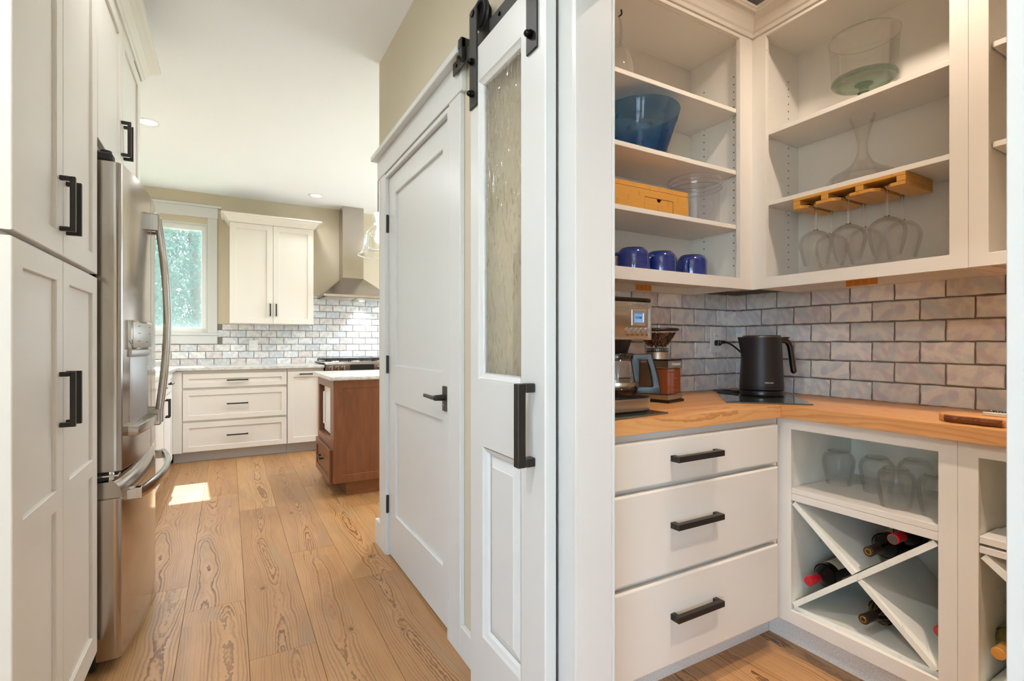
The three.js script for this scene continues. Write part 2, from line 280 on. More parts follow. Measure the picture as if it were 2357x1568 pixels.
// ---------------------------------------------------------------- walls, ceiling
const walls = (name, geos, mat = M.wall) => part(struct(name), 'plaster', geos, mat).parent;
part(struct('ceiling'), 'plaster', box(-3.4, 4.8, CEIL, CEIL + 0.14, -5.2, 6.5, 0), M.ceiling);
walls('wall_left', [box(LEFT - 0.12, LEFT, 0, CEIL, 0.45, FAR, 0)]);
const WIN = [-0.90, -0.20, 1.255, 2.42];                             // window opening in the far wall (x, y)
const WIN2 = [2.9, 4.0, 1.0, 2.4];
const wallFar = walls('wall_far', [holed(face('d', FAR, 1), [LEFT - 0.12, 4.8, 0, CEIL], [WIN, WIN2], 0, 0.14, 0)]);
// hall wall on the right with the door and pantry openings
const OPN = 0.2112, OPF = 0.986, HEAD = 2.055;
const wallRight = walls('wall_right', [holed(face('x', XW, 1), [-0.9, WEND, -0.0128, CEIL], [[OPN - 0.018, OPF + 0.018, -0.0124, HEAD], [1.79, 2.70, -0.0124, 2.05]], 0, 0.099, 0)]);
walls('wall_closet', [box(0.8525, 2.345, 0, CEIL, WEND - 0.12, WEND, 0), box(2.225, 2.345, 0, CEIL, 1.771, WEND - 0.12, 0)]);
const wallPantryBack = walls('wall_pantry_back', [box(0.8525, 2.345, 0, CEIL, PD + 0.002, 1.771, 0)]);
const wallPantryRight = walls('wall_pantry_right', [box(PX + 0.002, 2.345, 0, CEIL, -0.9, PD, 0)]);
walls('wall_pantry_near', [box(0.8525, 2.225, 0, CEIL, -0.9, -0.78, 0)]);
// rooms that the photograph shows only by their daylight: the sitting room behind the camera and the dining end of the kitchen
walls('wall_right_dining', [holed(face('x', 4.65, 1), [-5.2, 6.5, 0, CEIL], [[3.2, 6.0, 0.25, 2.5], [-4.3, -2.2, 0.4, 2.4]], 0, 0.14, 0)]);
walls('wall_near', [holed(face('d', -5.06, -1), [-3.4, 4.8, 0, CEIL], [[-2.9, -1.9, 0.25, 2.4], [2.6, 4.0, 0.25, 2.4]], 0, 0.14, 0)]);
walls('wall_left_sitting', [holed(face('x', -3.26, -1), [-5.2, 0.57, 0, CEIL], [[-4.4, -1.2, 0.3, 2.3]], 0, 0.14, 0), box(-3.4, LEFT - 0.121, 0, CEIL, 0.45, 0.57, 0)]);
walls('wall_dining_side', [box(2.345, 4.65, 0, CEIL, WEND - 0.12, WEND, 0), box(2.345, 4.65, 0, CEIL, -1.0, -0.88, 0)]);
function plainWindow(axis, at, dir, u0, u1, y0, y1, mullions) {      // frame with panes for the windows outside the picture
  const t = struct('window_' + (++winCount)), f = face(axis, at, dir), us = [u0, ...mullions, u1];
  const holes = us.slice(1).map((u, i) => [us[i] + 0.05, u - 0.05, y0 + 0.06, y1 - 0.06]);
  part(t, 'frame', holed(f, [u0, u1, y0, y1], holes, 0.03, 0.10, 0.002), M.trim);
  for (const h of holes) part(t, 'pane', slab(f, h[0] - 0.006, h[1] + 0.006, h[2] - 0.006, h[3] + 0.006, 0.060, 0.0602, 0), M.pane);
}
let winCount = 1;
plainWindow('x', 4.65, 1, 3.2, 6.0, 0.25, 2.5, [4.13, 5.07]);
plainWindow('x', 4.65, 1, -4.3, -2.2, 0.4, 2.4, [-3.25]);
plainWindow('d', -5.06, -1, -2.9, -1.9, 0.25, 2.4, []);
plainWindow('d', -5.06, -1, 2.6, 4.0, 0.25, 2.4, []);
plainWindow('x', -3.26, -1, -4.4, -1.2, 0.3, 2.3, [-3.3, -2.2]);        // glazed doors behind and left of the camera: the cool daylight on jambs and drawers
plainWindow('d', FAR, 1, ...WIN2, []);

// ---------------------------------------------------------------- far window with its trim
{
  const t = struct('window_1'), f = face('d', FAR, -1), [x0, x1, y0, y1] = WIN, out = face('d', FAR, 1);
  part(t, 'jamb', holed(out, [x0 - 0.0, x1 + 0.0, y0, y1], [[x0 + 0.014, x1 - 0.014, y0 + 0.014, y1 - 0.014]], 0.0, 0.14, 0.001), M.trim);
  part(t, 'sash', holed(out, [x0 + 0.012, x1 - 0.012, y0 + 0.012, y1 - 0.012], [[x0 + 0.055, x1 - 0.052, y0 + 0.056, y1 - 0.07]], 0.045, 0.095, 0.004), M.white);
  part(t, 'pane', slab(out, x0 + 0.05, x1 - 0.047, y0 + 0.05, y1 - 0.065, 0.066, 0.0665, 0), M.pane);
  part(t, 'insect_screen', slab(out, x0 + 0.04, x1 - 0.04, y0 + 0.04, y1 - 0.05, 0.104, 0.1045, 0), new THREE.MeshStandardMaterial({ color: '#a9b6b8', roughness: 0.9, transparent: true, opacity: 0.34 }));
  part(t, 'casing', slab(f, x1 + 0.004, x1 + 0.094, y0 - 0.004, 2.482, 0, 0.018, 0.002), M.trim);
  part(t, 'casing', slab(f, x0 - 0.094, x0 - 0.004, y0 - 0.004, 2.482, 0, 0.018, 0.002), M.trim);
  part(t, 'header', [slab(f, x0 - 0.10, x1 + 0.099, 2.482, 2.592, 0, 0.02, 0.002), slab(f, x0 - 0.14, x1 + 0.134, 2.592, 2.614, 0, 0.038, 0.002)], M.trim);
  part(t, 'stool', slab(f, x0 - 0.115, x1 + 0.112, y0 - 0.026, y0 - 0.004, -0.03, 0.034, 0.003), M.trim);
  part(t, 'apron', slab(f, x0 - 0.094, x1 + 0.094, 1.137, y0 - 0.026, 0, 0.018, 0.002), M.trim);
}

// ---------------------------------------------------------------- glazed brick-format tiles: each its own piece, edges ragged, joints recessed
const tileShapes = [];
function tileGeo(w, h, v, uvShift) {
  const key = `${w.toFixed(3)},${h.toFixed(3)},${v}`; if (tileShapes[key]) return tileShapes[key];
  const pts = [], nx = 7, ny = 4, jag = 0.0017, q = (i, a, b) => n2(i * 13.7 + v * 31.1, 3.3) * jag;
  const add = (x, y) => pts.push([x, y]);
  for (let i = 0; i < nx; i++) add(-w / 2 + w * (i + (i ? 0.35 * n2(i, v * 7) : 0)) / nx, -h / 2 + (i ? q(i) + jag * 0.4 : 0.002));
  for (let i = 0; i < ny; i++) add(w / 2 - (i ? -q(i + 20) + jag * 0.4 : 0.001), -h / 2 + h * i / ny);
  for (let i = 0; i < nx; i++) add(w / 2 - w * (i + (i ? 0.35 * n2(i + 9, v * 7) : 0)) / nx, h / 2 - (i ? q(i + 40) + jag * 0.4 : 0.002));
  for (let i = 0; i < ny; i++) add(-w / 2 + (i ? q(i + 60) + jag * 0.4 : 0.001), h / 2 - h * i / ny);
  const N = pts.length, T = 0.0075, c = [0, 0], list = [], in_ = pts.map(([x, y]) => [x * (1 - 0.0035 / (w / 2)), y * (1 - 0.0035 / (h / 2))]);
  const P = ([x, y], z) => new THREE.Vector3(x, y, z);
  const wv = ([x, y]) => T + 0.0006 * n2(x * 18 + v * 5, y * 18);
  for (let i = 0; i < N; i++) { const j = (i + 1) % N; list.push([P(c, wv(c)), P(in_[i], wv(in_[i])), P(in_[j], wv(in_[j]))], [P(in_[i], wv(in_[i])), P(pts[i], T - 0.003), P(pts[j], T - 0.003)], [P(in_[i], wv(in_[i])), P(pts[j], T - 0.003), P(in_[j], wv(in_[j]))], [P(pts[i], T - 0.003), P(pts[i], 0), P(pts[j], 0)], [P(pts[i], T - 0.003), P(pts[j], 0), P(pts[j], T - 0.003)]); }
  let g = triangles(list); const p = g.attributes.position, uv = new Float32Array(p.count * 2); const ou = (v * 0.371) % 1, ov = (v * 0.617) % 1;
  for (let i = 0; i < p.count; i++) { uv[i * 2] = p.getX(i) / 0.42 + ou; uv[i * 2 + 1] = p.getY(i) / 0.42 + ov; }
  g.setAttribute('uv', new THREE.BufferAttribute(uv, 2)); g = toCreasedNormals(g, 0.5);
  return (tileShapes[key] = g);
}
// rows of tiles on a wall; ok(u0, u1, y0, y1) returns the clipped extent, or null
function tiles(wall, f, u0, u1, y0, rows, pw, ph, phase, topOf, bottomOf, variants = 9) {
  const joint = 0.0042; let n = 0;
  for (let r = 0; r < rows; r++) for (let k = Math.floor((u0 - phase[r % 2]) / pw) - 1; ; k++) {
    let a = phase[r % 2] + pw * k, b = a + pw; if (a > u1) break;
    a = Math.max(a, u0); b = Math.min(b, u1); if (b - a < 0.012) continue;
    let ya = y0 + ph * r, yb = ya + ph; const lim = topOf((a + b) / 2); yb = Math.min(yb, lim); ya = Math.max(ya, bottomOf((a + b) / 2)); if (yb - ya < 0.01) continue;
    const w = b - a - joint, h = yb - ya - joint, full = w > pw - joint - 0.002, v = full && h > ph - joint - 0.002 ? Math.floor(rnd() * variants) : variants + (n % 3);
    const m = new THREE.Mesh(tileGeo(w, h, v), M.tiles[Math.floor(rnd() * 3.99)]); m.name = 'tile'; m.castShadow = m.receiveShadow = true;
    const u = (a + b) / 2, y = (ya + yb) / 2;
    if (f.axis === 'd') { m.position.set(u, y, -(f.at - 0.001)); } else { m.position.set(f.at - 0.001, y, -u); m.rotation.y = -Math.PI / 2; }
    const flip = rnd() < 0.5; if (flip && full) m.rotateZ(Math.PI);
    wall.add(m); n++;
  }
}
part(wallFar, 'grout', [slab(face('d', FAR, -1), -0.105, 0.84, 0.9, 1.352, 0, 0.0035, 0), slab(face('d', FAR, -1), 0.84, 2.05, 0.9, 1.70, 0, 0.0035, 0), slab(face('d', FAR, -1), LEFT, -0.105, 0.9, 1.135, 0, 0.0035, 0)], M.grout);
tiles(wallFar, face('d', FAR - 0.0, -1), -0.76, 1.98, 0.9008, 11, 0.1528, 0.0772, [0.091 - 0.0764, 0.091], (x) => (x > 0.83 ? 1.70 : x > -0.107 ? 1.352 : 1.135), () => 0.9);
part(wallPantryRight, 'grout', slab(face('x', PX + 0.002, -1), -0.75, PD, 0.90, 1.40, 0, 0.0045, 0), M.grout);
tiles(wallPantryRight, face('x', PX, -1), 0.40, PD, 0.9115, 7, 0.1583, 0.0786, [1.349 - 0.1583, 1.430 - 0.1583], () => 1.385, () => 0.9);
part(wallPantryBack, 'grout', slab(face('d', PD + 0.002, -1), 0.854, PX, 0.90, 1.40, 0, 0.0045, 0), M.grout);
tiles(wallPantryBack, face('d', PD, -1), 1.16, PX, 0.9115, 7, 0.1562, 0.0786, [1.763, 1.837], () => 1.385, () => 0.9);

// ---------------------------------------------------------------- outside
{
  const lawn = tag(part(scene, 'lawn', box(-45, 45, -0.75, -0.45, -45, 60, 0), std('#6d7a4c', 1)), 'green lawn outside the kitchen window', 'lawn'); lawn.userData.kind = 'structure';
  tag(part(scene, 'patio', box(-13, 13, -0.45, -0.30, -12, 6.3, 0), std('#d2cfca', 0.9)), 'pale concrete patio around the house behind the camera', 'patio').userData.kind = 'structure';
  const leaf = new THREE.BufferGeometry(); leaf.setAttribute('position', new THREE.Float32BufferAttribute([0, -0.5, 0, 0.22, 0, 0.03, 0, 0.5, 0, -0.22, 0, 0.03], 3)); leaf.setIndex([0, 1, 2, 0, 2, 3]); leaf.computeVertexNormals();
  const leafMats = ['#5c7560', '#516b58', '#6b8268'].map((c) => phys(c, 0.75, { transmission: 0.4, thickness: 0, side: THREE.DoubleSide }));
  const spots = [[-2.6, 15.5, 6.4, 1.9], [-0.9, 17.5, 7.0, 2.0], [0.6, 19.5, 6.2, 1.7], [-4.4, 20, 7.5, 2.4], [-2.2, 25, 8.5, 3.6], [1.6, 27, 8.0, 3.4], [-6.5, 27, 9.0, 3.6]];
  spots.forEach(([x, d, h, r], i) => {
    const t = thing('tree', ['leafy tree seen through the left half of the kitchen window', 'tall leafy tree in the middle of the kitchen window view', 'smaller tree at the right edge of the kitchen window view', 'tall tree furthest left in the nearer row outside', 'broad tree in the back row, behind the middle of the view', 'broad tree in the back row at the right', 'broad tree in the back row at the left'][i], 'tree', [x, -0.45, d]);
    part(t, 'trunk', tube([V(x, -0.45, d), V(x + 0.1, 1.2, d), V(x - 0.05, h * 0.75, d + 0.1)], 0.13, 12, 8), M.bark);
    const im = new THREE.InstancedMesh(leaf, leafMats[i % 3], 11000), q = new THREE.Object3D();
    for (let k = 0; k < 11000; k++) {
      const a = rr(0, 6.283), e = Math.acos(rr(-1, 1)), s = Math.cbrt(rr(0.15, 1)), lump = 1 + 0.25 * n3(Math.sin(e) * Math.cos(a) * 2 + i * 9, Math.cos(e) * 2, Math.sin(e) * Math.sin(a) * 2);
      q.position.set(r * s * lump * Math.sin(e) * Math.cos(a), h * 0.5 + 0.2 + h * 0.5 * s * lump * Math.cos(e), r * s * lump * Math.sin(e) * Math.sin(a));
      q.rotation.set(rr(0, 6.28), rr(0, 6.28), rr(0, 6.28)); q.scale.setScalar(rr(0.11, 0.2) * (i > 3 ? 1.6 : 1)); q.updateMatrix(); im.setMatrixAt(k, q.matrix);
    }
    im.name = 'foliage'; im.userData.kind = 'stuff'; im.castShadow = im.receiveShadow = true; t.add(im);
  });
}

tag(part(scene, 'rug', box(-2.9, 3.6, -0.0125, 0.006, -4.5, -0.95, 0.003), std('#dcdad6', 0.95)), 'large pale wool rug of the sitting room behind the camera', 'rug');

// ---------------------------------------------------------------- ceiling can lights
function can(x, d, power, label, color = WARM, angle = 1.42, pen = 0.6, y = CEIL) {
  const t = thing('ceiling_light', label, 'ceiling light', [x, y, d], 'recessed ceiling cans');
  part(t, 'trim_ring', moved(lathe([[0.058, -0.001], [0.060, -0.006], [0.078, -0.004], [0.082, 0.0]], 32), x, y, d), M.white);
  part(t, 'lens', moved(lathe([[0, -0.003], [0.058, -0.002], [0.058, -0.0005], [0, -0.0005]], 32), x, y, d), M.lens);
  
  const l = new THREE.SpotLight(color, power, 0, angle, pen, 2); l.position.set(0, -0.012, 0); l.target.position.set(0, -1, 0); l.castShadow = true; l.shadow.radius = 2.4; t.add(l, l.target); return t;
}
can(-0.51, 4.464, CAN * 1.5, 'round recessed ceiling light beside the crown of the tall cabinets');
can(0.827, 5.779, CAN * 0.4, 'small round recessed ceiling light near the range hood');
can(-0.1, 2.05, 1.8, 'recessed ceiling light over the hall floor by the refrigerator'); can(-0.55, 0.6, 7, 'recessed ceiling light over the mouth of the hall opposite the pantry');
can(2.6, 4.5, 7, 'recessed ceiling light over the far end of the island'); can(1.35, 3.7, 6, 'recessed ceiling light over the near side of the island'); can(1.9, 4.3, 6, 'recessed ceiling light between island and range');
for (const [x, d, l] of [[-1.6, -3, 'left'], [0.6, -3, 'middle'], [2.8, -3, 'right']]) can(x, d, CAN, `recessed ceiling light of the sitting room, ${l} one`);
can(1.56, 0.68, PANTRYCAN, 'recessed ceiling light of the pantry near its inner corner', WARMER); can(1.15, 0.15, 11, 'recessed ceiling light of the pantry near its entrance end', WARMER, 0.8, 0.9);

// ---------------------------------------------------------------- tall cabinet beside the refrigerator, cabinet over it, crown
const CX = -0.405, fc = face('x', CX, 1);                             // carcass front; doors stand 20 mm proud (front at -0.385)
{
  const t = thing('tall_cabinet', 'tall off-white pantry cabinet with four shaker doors, left of the refrigerator', 'cabinet', [-0.7, 0, 1.77]);
  part(t, 'carcass', [box(LEFT + 0.002, CX - 0.0005, 0.1, 2.47, 1.393, 2.16, 0.002), box(LEFT + 0.002, CX - 0.07, 0, 0.1, 1.40, 2.16, 0)], M.cabinet);
  const mk = (u0, u1, y0, y1, holes, hu, hy) => { const d = part(t, 'door', shaker(fc, u0, u1, y0, y1, { holes }), M.cabinet); part(d, 'pull', pull(fc, hu, hy, 0.145, 'y', { t: 0.012 }), M.bronze); };
  mk(1.394, 1.7555, 0.105, 1.361, [[1.457, 1.701, 0.183, 0.708], [1.457, 1.701, 0.762, 1.302]], 1.726, 0.993);
  mk(1.7585, 2.157, 0.105, 1.361, [[1.820, 2.092, 0.183, 0.708], [1.820, 2.092, 0.762, 1.302]], 1.788, 0.993);
  mk(1.394, 1.7555, 1.373, 2.462, [[1.457, 1.701, 1.435, 2.40]], 1.726, 1.508);
  mk(1.7585, 2.157, 1.373, 2.462, [[1.820, 2.092, 1.435, 2.40]], 1.788, 1.508);
}
{
  const t = thing('refrigerator_cabinet', 'off-white two-door cabinet above the refrigerator', 'cabinet', [-0.7, 1.83, 2.63]);
  part(t, 'carcass', [box(LEFT + 0.002, CX - 0.0005, 1.83, 2.47, 2.163, 3.095, 0.002), box(LEFT + 0.002, CX + 0.018, 0, 1.83, 3.12 - 0.02, 3.12, 0.001), box(LEFT + 0.002, CX + 0.018, 1.83, 2.47, 3.0955, 3.12, 0.001)], M.cabinet);
  for (const [a, b, h] of [[2.166, 2.6185, 2.592], [2.6215, 3.092, 2.648]]) { const d = part(t, 'door', shaker(fc, a, b, 1.838, 2.462, {}), M.cabinet); part(d, 'pull', pull(fc, h, 1.985, 0.145, 'y', { t: 0.012 }), M.bronze); }
}
const crown = (h, o, y) => [[0, y], [0.006, y], [0.010, y + 0.012], [0.016, y + 0.018], [0.022, y + 0.03], [0.034, y + 0.05], [0.052, y + 0.066], [o - 0.008, y + h - 0.018], [o - 0.004, y + h - 0.012], [o, y + h - 0.010], [o, y + h], [0, y + h]];
part(thing('crown_moulding', 'off-white crown moulding along the top of the tall cabinets on the left', 'moulding', [-0.39, 2.46, 2.2]), 'moulding', sweep(crown(0.095, 0.075, 2.463), [[LEFT, 1.392], [CX + 0.022, 1.392], [CX + 0.022, 3.122], [LEFT, 3.122]], -1), M.cabinet);

// ---------------------------------------------------------------- refrigerator: french doors over a freezer drawer
{
  const t = thing('refrigerator', 'stainless steel french-door refrigerator with water dispenser and freezer drawer', 'refrigerator', [-0.7, 0, 2.645]);
  const D0 = 2.195, D1 = 3.09, DM = 2.6425, front = (d) => -0.291 - 0.034 * ((d - DM) / 0.4475) ** 2 - 0.004 * ((d - DM) / 0.4475) ** 8;
  part(t, 'body', [box(-1.03, -0.415, 0.05, 1.745, D0 + 0.006, D1 - 0.006, 0.004)], M.rubber);
  part(t, 'gasket', [box(-0.416, -0.395, 0.05, 1.74, D0 + 0.016, D1 - 0.016, 0), box(-0.43, -0.36, 0.655, 0.71, D0 + 0.012, D1 - 0.02, 0.003), ], M.gasket);
  const plan = (a, b, r = 0.02) => {                                // door outline seen from above, rounded at its outer edges
    const p = [[-0.396, a], [-0.396, b]], N = 18, ra = a < 2.3 ? r : 0.004, rb = b > 3 ? r : 0.004;
    const arc = []; for (let i = 0; i <= N; i++) { const d = mix(a + ra, b - rb, i / N); arc.push([front(d), d]); }
    const cor = (d0, s, q) => { const o = []; for (let i = 1; i < 6; i++) { const k = (i / 6) * Math.PI / 2; o.push([front(d0 - s * q) - q * (1 - Math.cos(k)) * 1.0, d0 - s * q + s * q * Math.sin(k)]); } o.push([front(d0 - s * q) - q * 1.15, d0]); return o; };
    return [...p, ...cor(b, 1, rb).reverse(), ...arc.reverse(), ...cor(a, -1, ra)].reverse();
  };
  const left = part(t, 'door', [raised(plan(D0, DM - 0.003), 0.695, 1.772, 0.003, 0.35)], M.steel, { label: 'left steel door with dispenser' });
  const right = part(t, 'door', [raised(plan(DM + 0.003, D1), 0.695, 1.772, 0.003, 0.35)], M.steel, { label: 'right steel door' });
  const drawer = part(t, 'freezer_drawer', [raised(plan(D0, D1), 0.045, 0.60, 0.003, 0.35)], M.steel);
  { // scooped top edge of the freezer drawer
    const N = 24, list = []; let prev = null;
    for (let i = 0; i <= N; i++) { const d = mix(D0 + 0.012, D1 - 0.012, i / N), x = front(d), r = [V(x - 0.0005, 0.5985, d), V(x + 0.0, 0.612, d), V(x - 0.004, 0.632, d), V(x - 0.016, 0.652, d), V(x - 0.03, 0.664, d), V(x - 0.036, 0.666, d), V(x - 0.07, 0.66, d), V(x - 0.08, 0.598, d)]; if (prev) for (let j = 0; j + 1 < r.length; j++) list.push([prev[j], r[j], prev[j + 1]], [r[j], r[j + 1], prev[j + 1]]); prev = r; }
    for (const s of [0, 1]) { const d = s ? D1 - 0.012 : D0 + 0.012, x = front(d), r = [[0, 0.5985], [0, 0.612], [-0.004, 0.632], [-0.016, 0.652], [-0.03, 0.664], [-0.036, 0.666], [-0.07, 0.66], [-0.08, 0.598]].map(([a, y]) => V(x + a, y, d)); for (let j = 1; j + 1 < r.length; j++) list.push(s ? [r[0], r[j], r[j + 1]] : [r[0], r[j + 1], r[j]]); }
    part(drawer, 'lip', toCreasedNormals(triangles(list), 0.6), M.steel);
  }
  for (const [d0, own] of [[DM - 0.040, left], [DM + 0.040, right]]) { // tall bowed handles
    const pts = []; for (let i = 0; i <= 20; i++) { const k = i / 20; pts.push([-0.268 + 0.036 * Math.sin(Math.PI * k), mix(0.80, 1.69, k)]); }
    const prof = pts.map(([x, y]) => [x, y]), s = new THREE.Shape([...prof.map(([x, y]) => new THREE.Vector2(x + 0.008, y)), ...prof.slice().reverse().map(([x, y]) => new THREE.Vector2(x - 0.008, y))]);
    const g = toCreasedNormals(new THREE.ExtrudeGeometry(s, { depth: 0.020, bevelEnabled: true, bevelThickness: 0.003, bevelSize: 0.003, bevelSegments: 2 }), 0.5); g.translate(0, 0, -(d0 + 0.010));
    const h = part(own, 'handle', g, M.steel); 
    part(own, 'handle_bracket', box(-0.305, -0.256, 1.615, 1.69, d0 - 0.017, d0 + 0.017, 0.005), M.steel); part(own, 'handle_bracket', box(-0.305, -0.250, 0.795, 0.865, d0 - 0.017, d0 + 0.017, 0.005), M.steel);
  }
  { // freezer handle bowed outwards
    const top = 0.615, bot = 0.577, N = 20, o = [], i_ = []; for (let i = 0; i <= N; i++) { const k = i / N, d = mix(2.262, 3.035, k), b = 0.050 * Math.sin(Math.PI * k) ** 0.8; o.push([-0.276 + b, d]); i_.push([-0.297 + b, d]); }
    const g = raised([...i_, ...o.slice().reverse()].reverse(), bot, top, 0.003, 0.5);
    part(drawer, 'handle', g, M.steel);
    part(drawer, 'handle_bracket', box(-0.338, -0.276, bot - 0.001, top + 0.001, 2.255, 2.293, 0.003), M.chrome); part(drawer, 'handle_bracket', box(-0.335, -0.274, bot - 0.001, top + 0.001, 3.0, 3.038, 0.003), M.chrome);
    const l = letters('Profile', 0.011, 0.0006, fontS); l.rotateY(Math.PI / 2 - 0.28); l.translate(-0.2592, 0.591, -2.345); part(drawer, 'lettering', l, M.chrome);
  }
  part(left, 'hinge_cover', [box(-0.62, -0.425, 1.746, 1.80, D0 + 0.004, D0 + 0.07, 0.012), box(-0.43, -0.352, 1.773, 1.806, D0 + 0.006, D0 + 0.062, 0.010), moved(cyl(0.018, 0.016, 0.04, 20), -0.372, 1.772, D0 + 0.028)], M.rubber);
  part(left, 'hinge', [box(-0.40, -0.335, 0.676, 0.684, D0 + 0.004, D0 + 0.05, 0.002), moved(cyl(0.013, 0.013, 0.03, 16), -0.362, 0.664, D0 + 0.026)], M.chrome);
  { // dispenser
    const c = (a, b, y0, y1, w0, w1, bev = 0.003) => { const N = 8, A = [], B = []; for (let i = 0; i <= N; i++) { const d = mix(a, b, i / N); A.push([front(d) + w1, d]); B.push([front(d) + w0, d]); } return raised([...B, ...A.reverse()].reverse(), y0, y1, bev, 0.4); };
    const p = part(left, 'dispenser_panel', c(2.262, 2.572, 1.118, 1.226, -0.004, 0.011), M.chrome);
    part(p, 'touch_panel', c(2.275, 2.56, 1.125, 1.219, 0.0112, 0.0122, 0.0002), M.satin);
    part(left, 'nozzle_block', c(2.272, 2.552, 1.092, 1.117, -0.004, 0.008), M.steelSide);
    part(left, 'dispenser_recess', c(2.28, 2.54, 0.852, 1.091, -0.02, 0.0012, 0.0004), M.steelSide);
    part(left, 'dispenser_tray', c(2.262, 2.575, 0.806, 0.842, -0.004, 0.030, 0.004), M.steel);
    const marks = []; for (const [u, y] of [[2.33, 1.205], [2.33, 1.178], [2.33, 1.148], [2.45, 1.145], [2.50, 1.205], [2.50, 1.178]]) marks.push(c(u, u + 0.03, y, y + 0.0022, 0.0121, 0.0126, 0));
    part(p, 'panel_marks', marks, M.ink);
  }
  part(t, 'foot_grille', box(-0.95, -0.40, 0.006, 0.05, D0 + 0.02, D1 - 0.02, 0.004), M.blackMatt);
  for (const d of [D0 + 0.05, D1 - 0.05]) part(t, 'caster', moved(cyl(0.024, 0.024, 0.03, 20).rotateX(Math.PI / 2), -0.45, 0.025, d), M.black);
}

// ---------------------------------------------------------------- base cabinets along the left wall and the far wall
const FD = 5.68, ff = face('d', FD, -1), LX = -0.46, fl = face('x', LX, 1);
{
  const t = thing('sink_cabinet', 'off-white base cabinets with dark pulls between refrigerator and corner', 'cabinet', [-0.75, 0, 4.4]);
  part(t, 'carcass', [box(LEFT + 0.002, LX - 0.0005, 0.1, 0.882, 3.123, FD + 0.6 - 0.005, 0.001), box(LEFT + 0.002, LX - 0.06, 0, 0.1, 3.123, FD + 0.5, 0)], M.cabinet);
  part(t, 'toe_kick', box(LX - 0.0595, LX - 0.045, 0, 0.1, 3.123, 5.74, 0), M.toe);
  const a = [[3.14, 3.74], [3.745, 4.30], [4.305, 4.86], [4.865, 5.42]];
  a.forEach(([u0, u1], i) => {
    const dr = part(t, 'drawer', shaker(fl, u0, u1, 0.722, 0.874, { rail: 0.04 }), M.cabinet);
    const dd = part(t, 'door', shaker(fl, u0, u1, 0.105, 0.715), M.cabinet);
    if (i !== 1) part(dr, 'pull', pull(fl, (u0 + u1) / 2, 0.80, 0.145, 'u', { t: 0.012 }), M.bronze);
    part(dd, 'pull', pull(fl, i % 2 ? u0 + 0.035 : u1 - 0.035, 0.62, 0.145, 'y', { t: 0.012 }), M.bronze);
  });
}
{
  const t = thing('drawer_cabinet', 'off-white base cabinet with three wide shaker drawers under the far counter', 'cabinet', [0.07, 0, 5.95]);
  part(t, 'carcass', [box(LX + 0.002, 0.524, 0.1, 0.882, FD + 0.0005, FAR - 0.01, 0.001), box(LX + 0.002, -0.385, 0.1, 0.876, FD - 0.018, FD, 0.001)], M.cabinet);
  part(t, 'toe_kick', box(LX + 0.002, 0.524, 0, 0.1, 5.745, 5.76, 0), M.toe);
  for (const [y0, y1, py] of [[0.717, 0.850, 0.783], [0.404, 0.692, 0.553], [0.106, 0.381, 0.247]]) { const d = part(t, 'drawer', shaker(ff, -0.378, 0.522, y0, y1, { rail: 0.05 }), M.cabinet); part(d, 'pull', pull(ff, 0.077, py, 0.186, 'u', { t: 0.012 }), M.bronze); }
}
{
  const t = thing('pullout_cabinet', 'narrow off-white base cabinet with a single door, left of the range', 'cabinet', [0.71, 0, 5.95]);
  part(t, 'carcass', box(0.5265, 0.886, 0.1, 0.882, FD + 0.0005, FAR - 0.01, 0.001), M.cabinet); part(t, 'toe_kick', box(0.5265, 0.886, 0, 0.1, 5.745, 5.76, 0), M.toe);
  const d = part(t, 'door', shaker(ff, 0.530, 0.884, 0.106, 0.850, {}), M.cabinet); part(d, 'pull', pull(ff, 0.71, 0.822, 0.13, 'u', { t: 0.012 }), M.bronze);
}
{
  const t = thing('range_side_cabinet', 'off-white base cabinet right of the range, hidden by the door wall', 'cabinet', [2.0, 0, 5.95]);
  part(t, 'carcass', box(1.668, 2.4, 0.1, 0.882, FD, FAR - 0.01, 0.001), M.cabinet); part(t, 'toe_kick', box(1.668, 2.4, 0, 0.1, 5.745, 5.76, 0), M.toe);
  part(t, 'door', shaker(ff, 1.675, 2.395, 0.106, 0.870, {}), M.cabinet);
}
{
  const t = thing('countertop', 'white speckled quartz countertop turning the corner under the window', 'countertop', [0, 0.882, 5.9]);
  const L = [[LEFT + 0.002, 3.124], [-0.425, 3.124], [-0.425, 5.635], [0.889, 5.635], [0.889, FAR - 0.006], [LEFT + 0.002, FAR - 0.006]];
  part(t, 'slab', raised(L, 0.8835, 0.913, 0.003), M.quartz, { grain: 'z' });
  part(thing('countertop', 'white quartz countertop right of the range', 'countertop', [2, 0.882, 5.9]), 'slab', box(1.663, 2.42, 0.8835, 0.913, 5.635, FAR - 0.006, 0.003), M.quartz, { grain: 'z' });
}
{
  const t = thing('serving_dish', 'small amber dish with white rim on the sunlit corner counter', 'dish', [-0.66, 0.914, 5.75]);
  part(t, 'dish', moved(lathe([[0, 0], [0.035, 0], [0.052, 0.03], [0.056, 0.055], [0.052, 0.055], [0.047, 0.03], [0.03, 0.006], [0, 0.006]], 28), -0.655, 0.9135, 5.75), std('#e08a2c', 0.35));
  part(t, 'rim', moved(lathe([[0.05, 0.055], [0.105, 0.062], [0.107, 0.068], [0.05, 0.062]], 28), -0.655, 0.9135, 5.75), M.white);
}
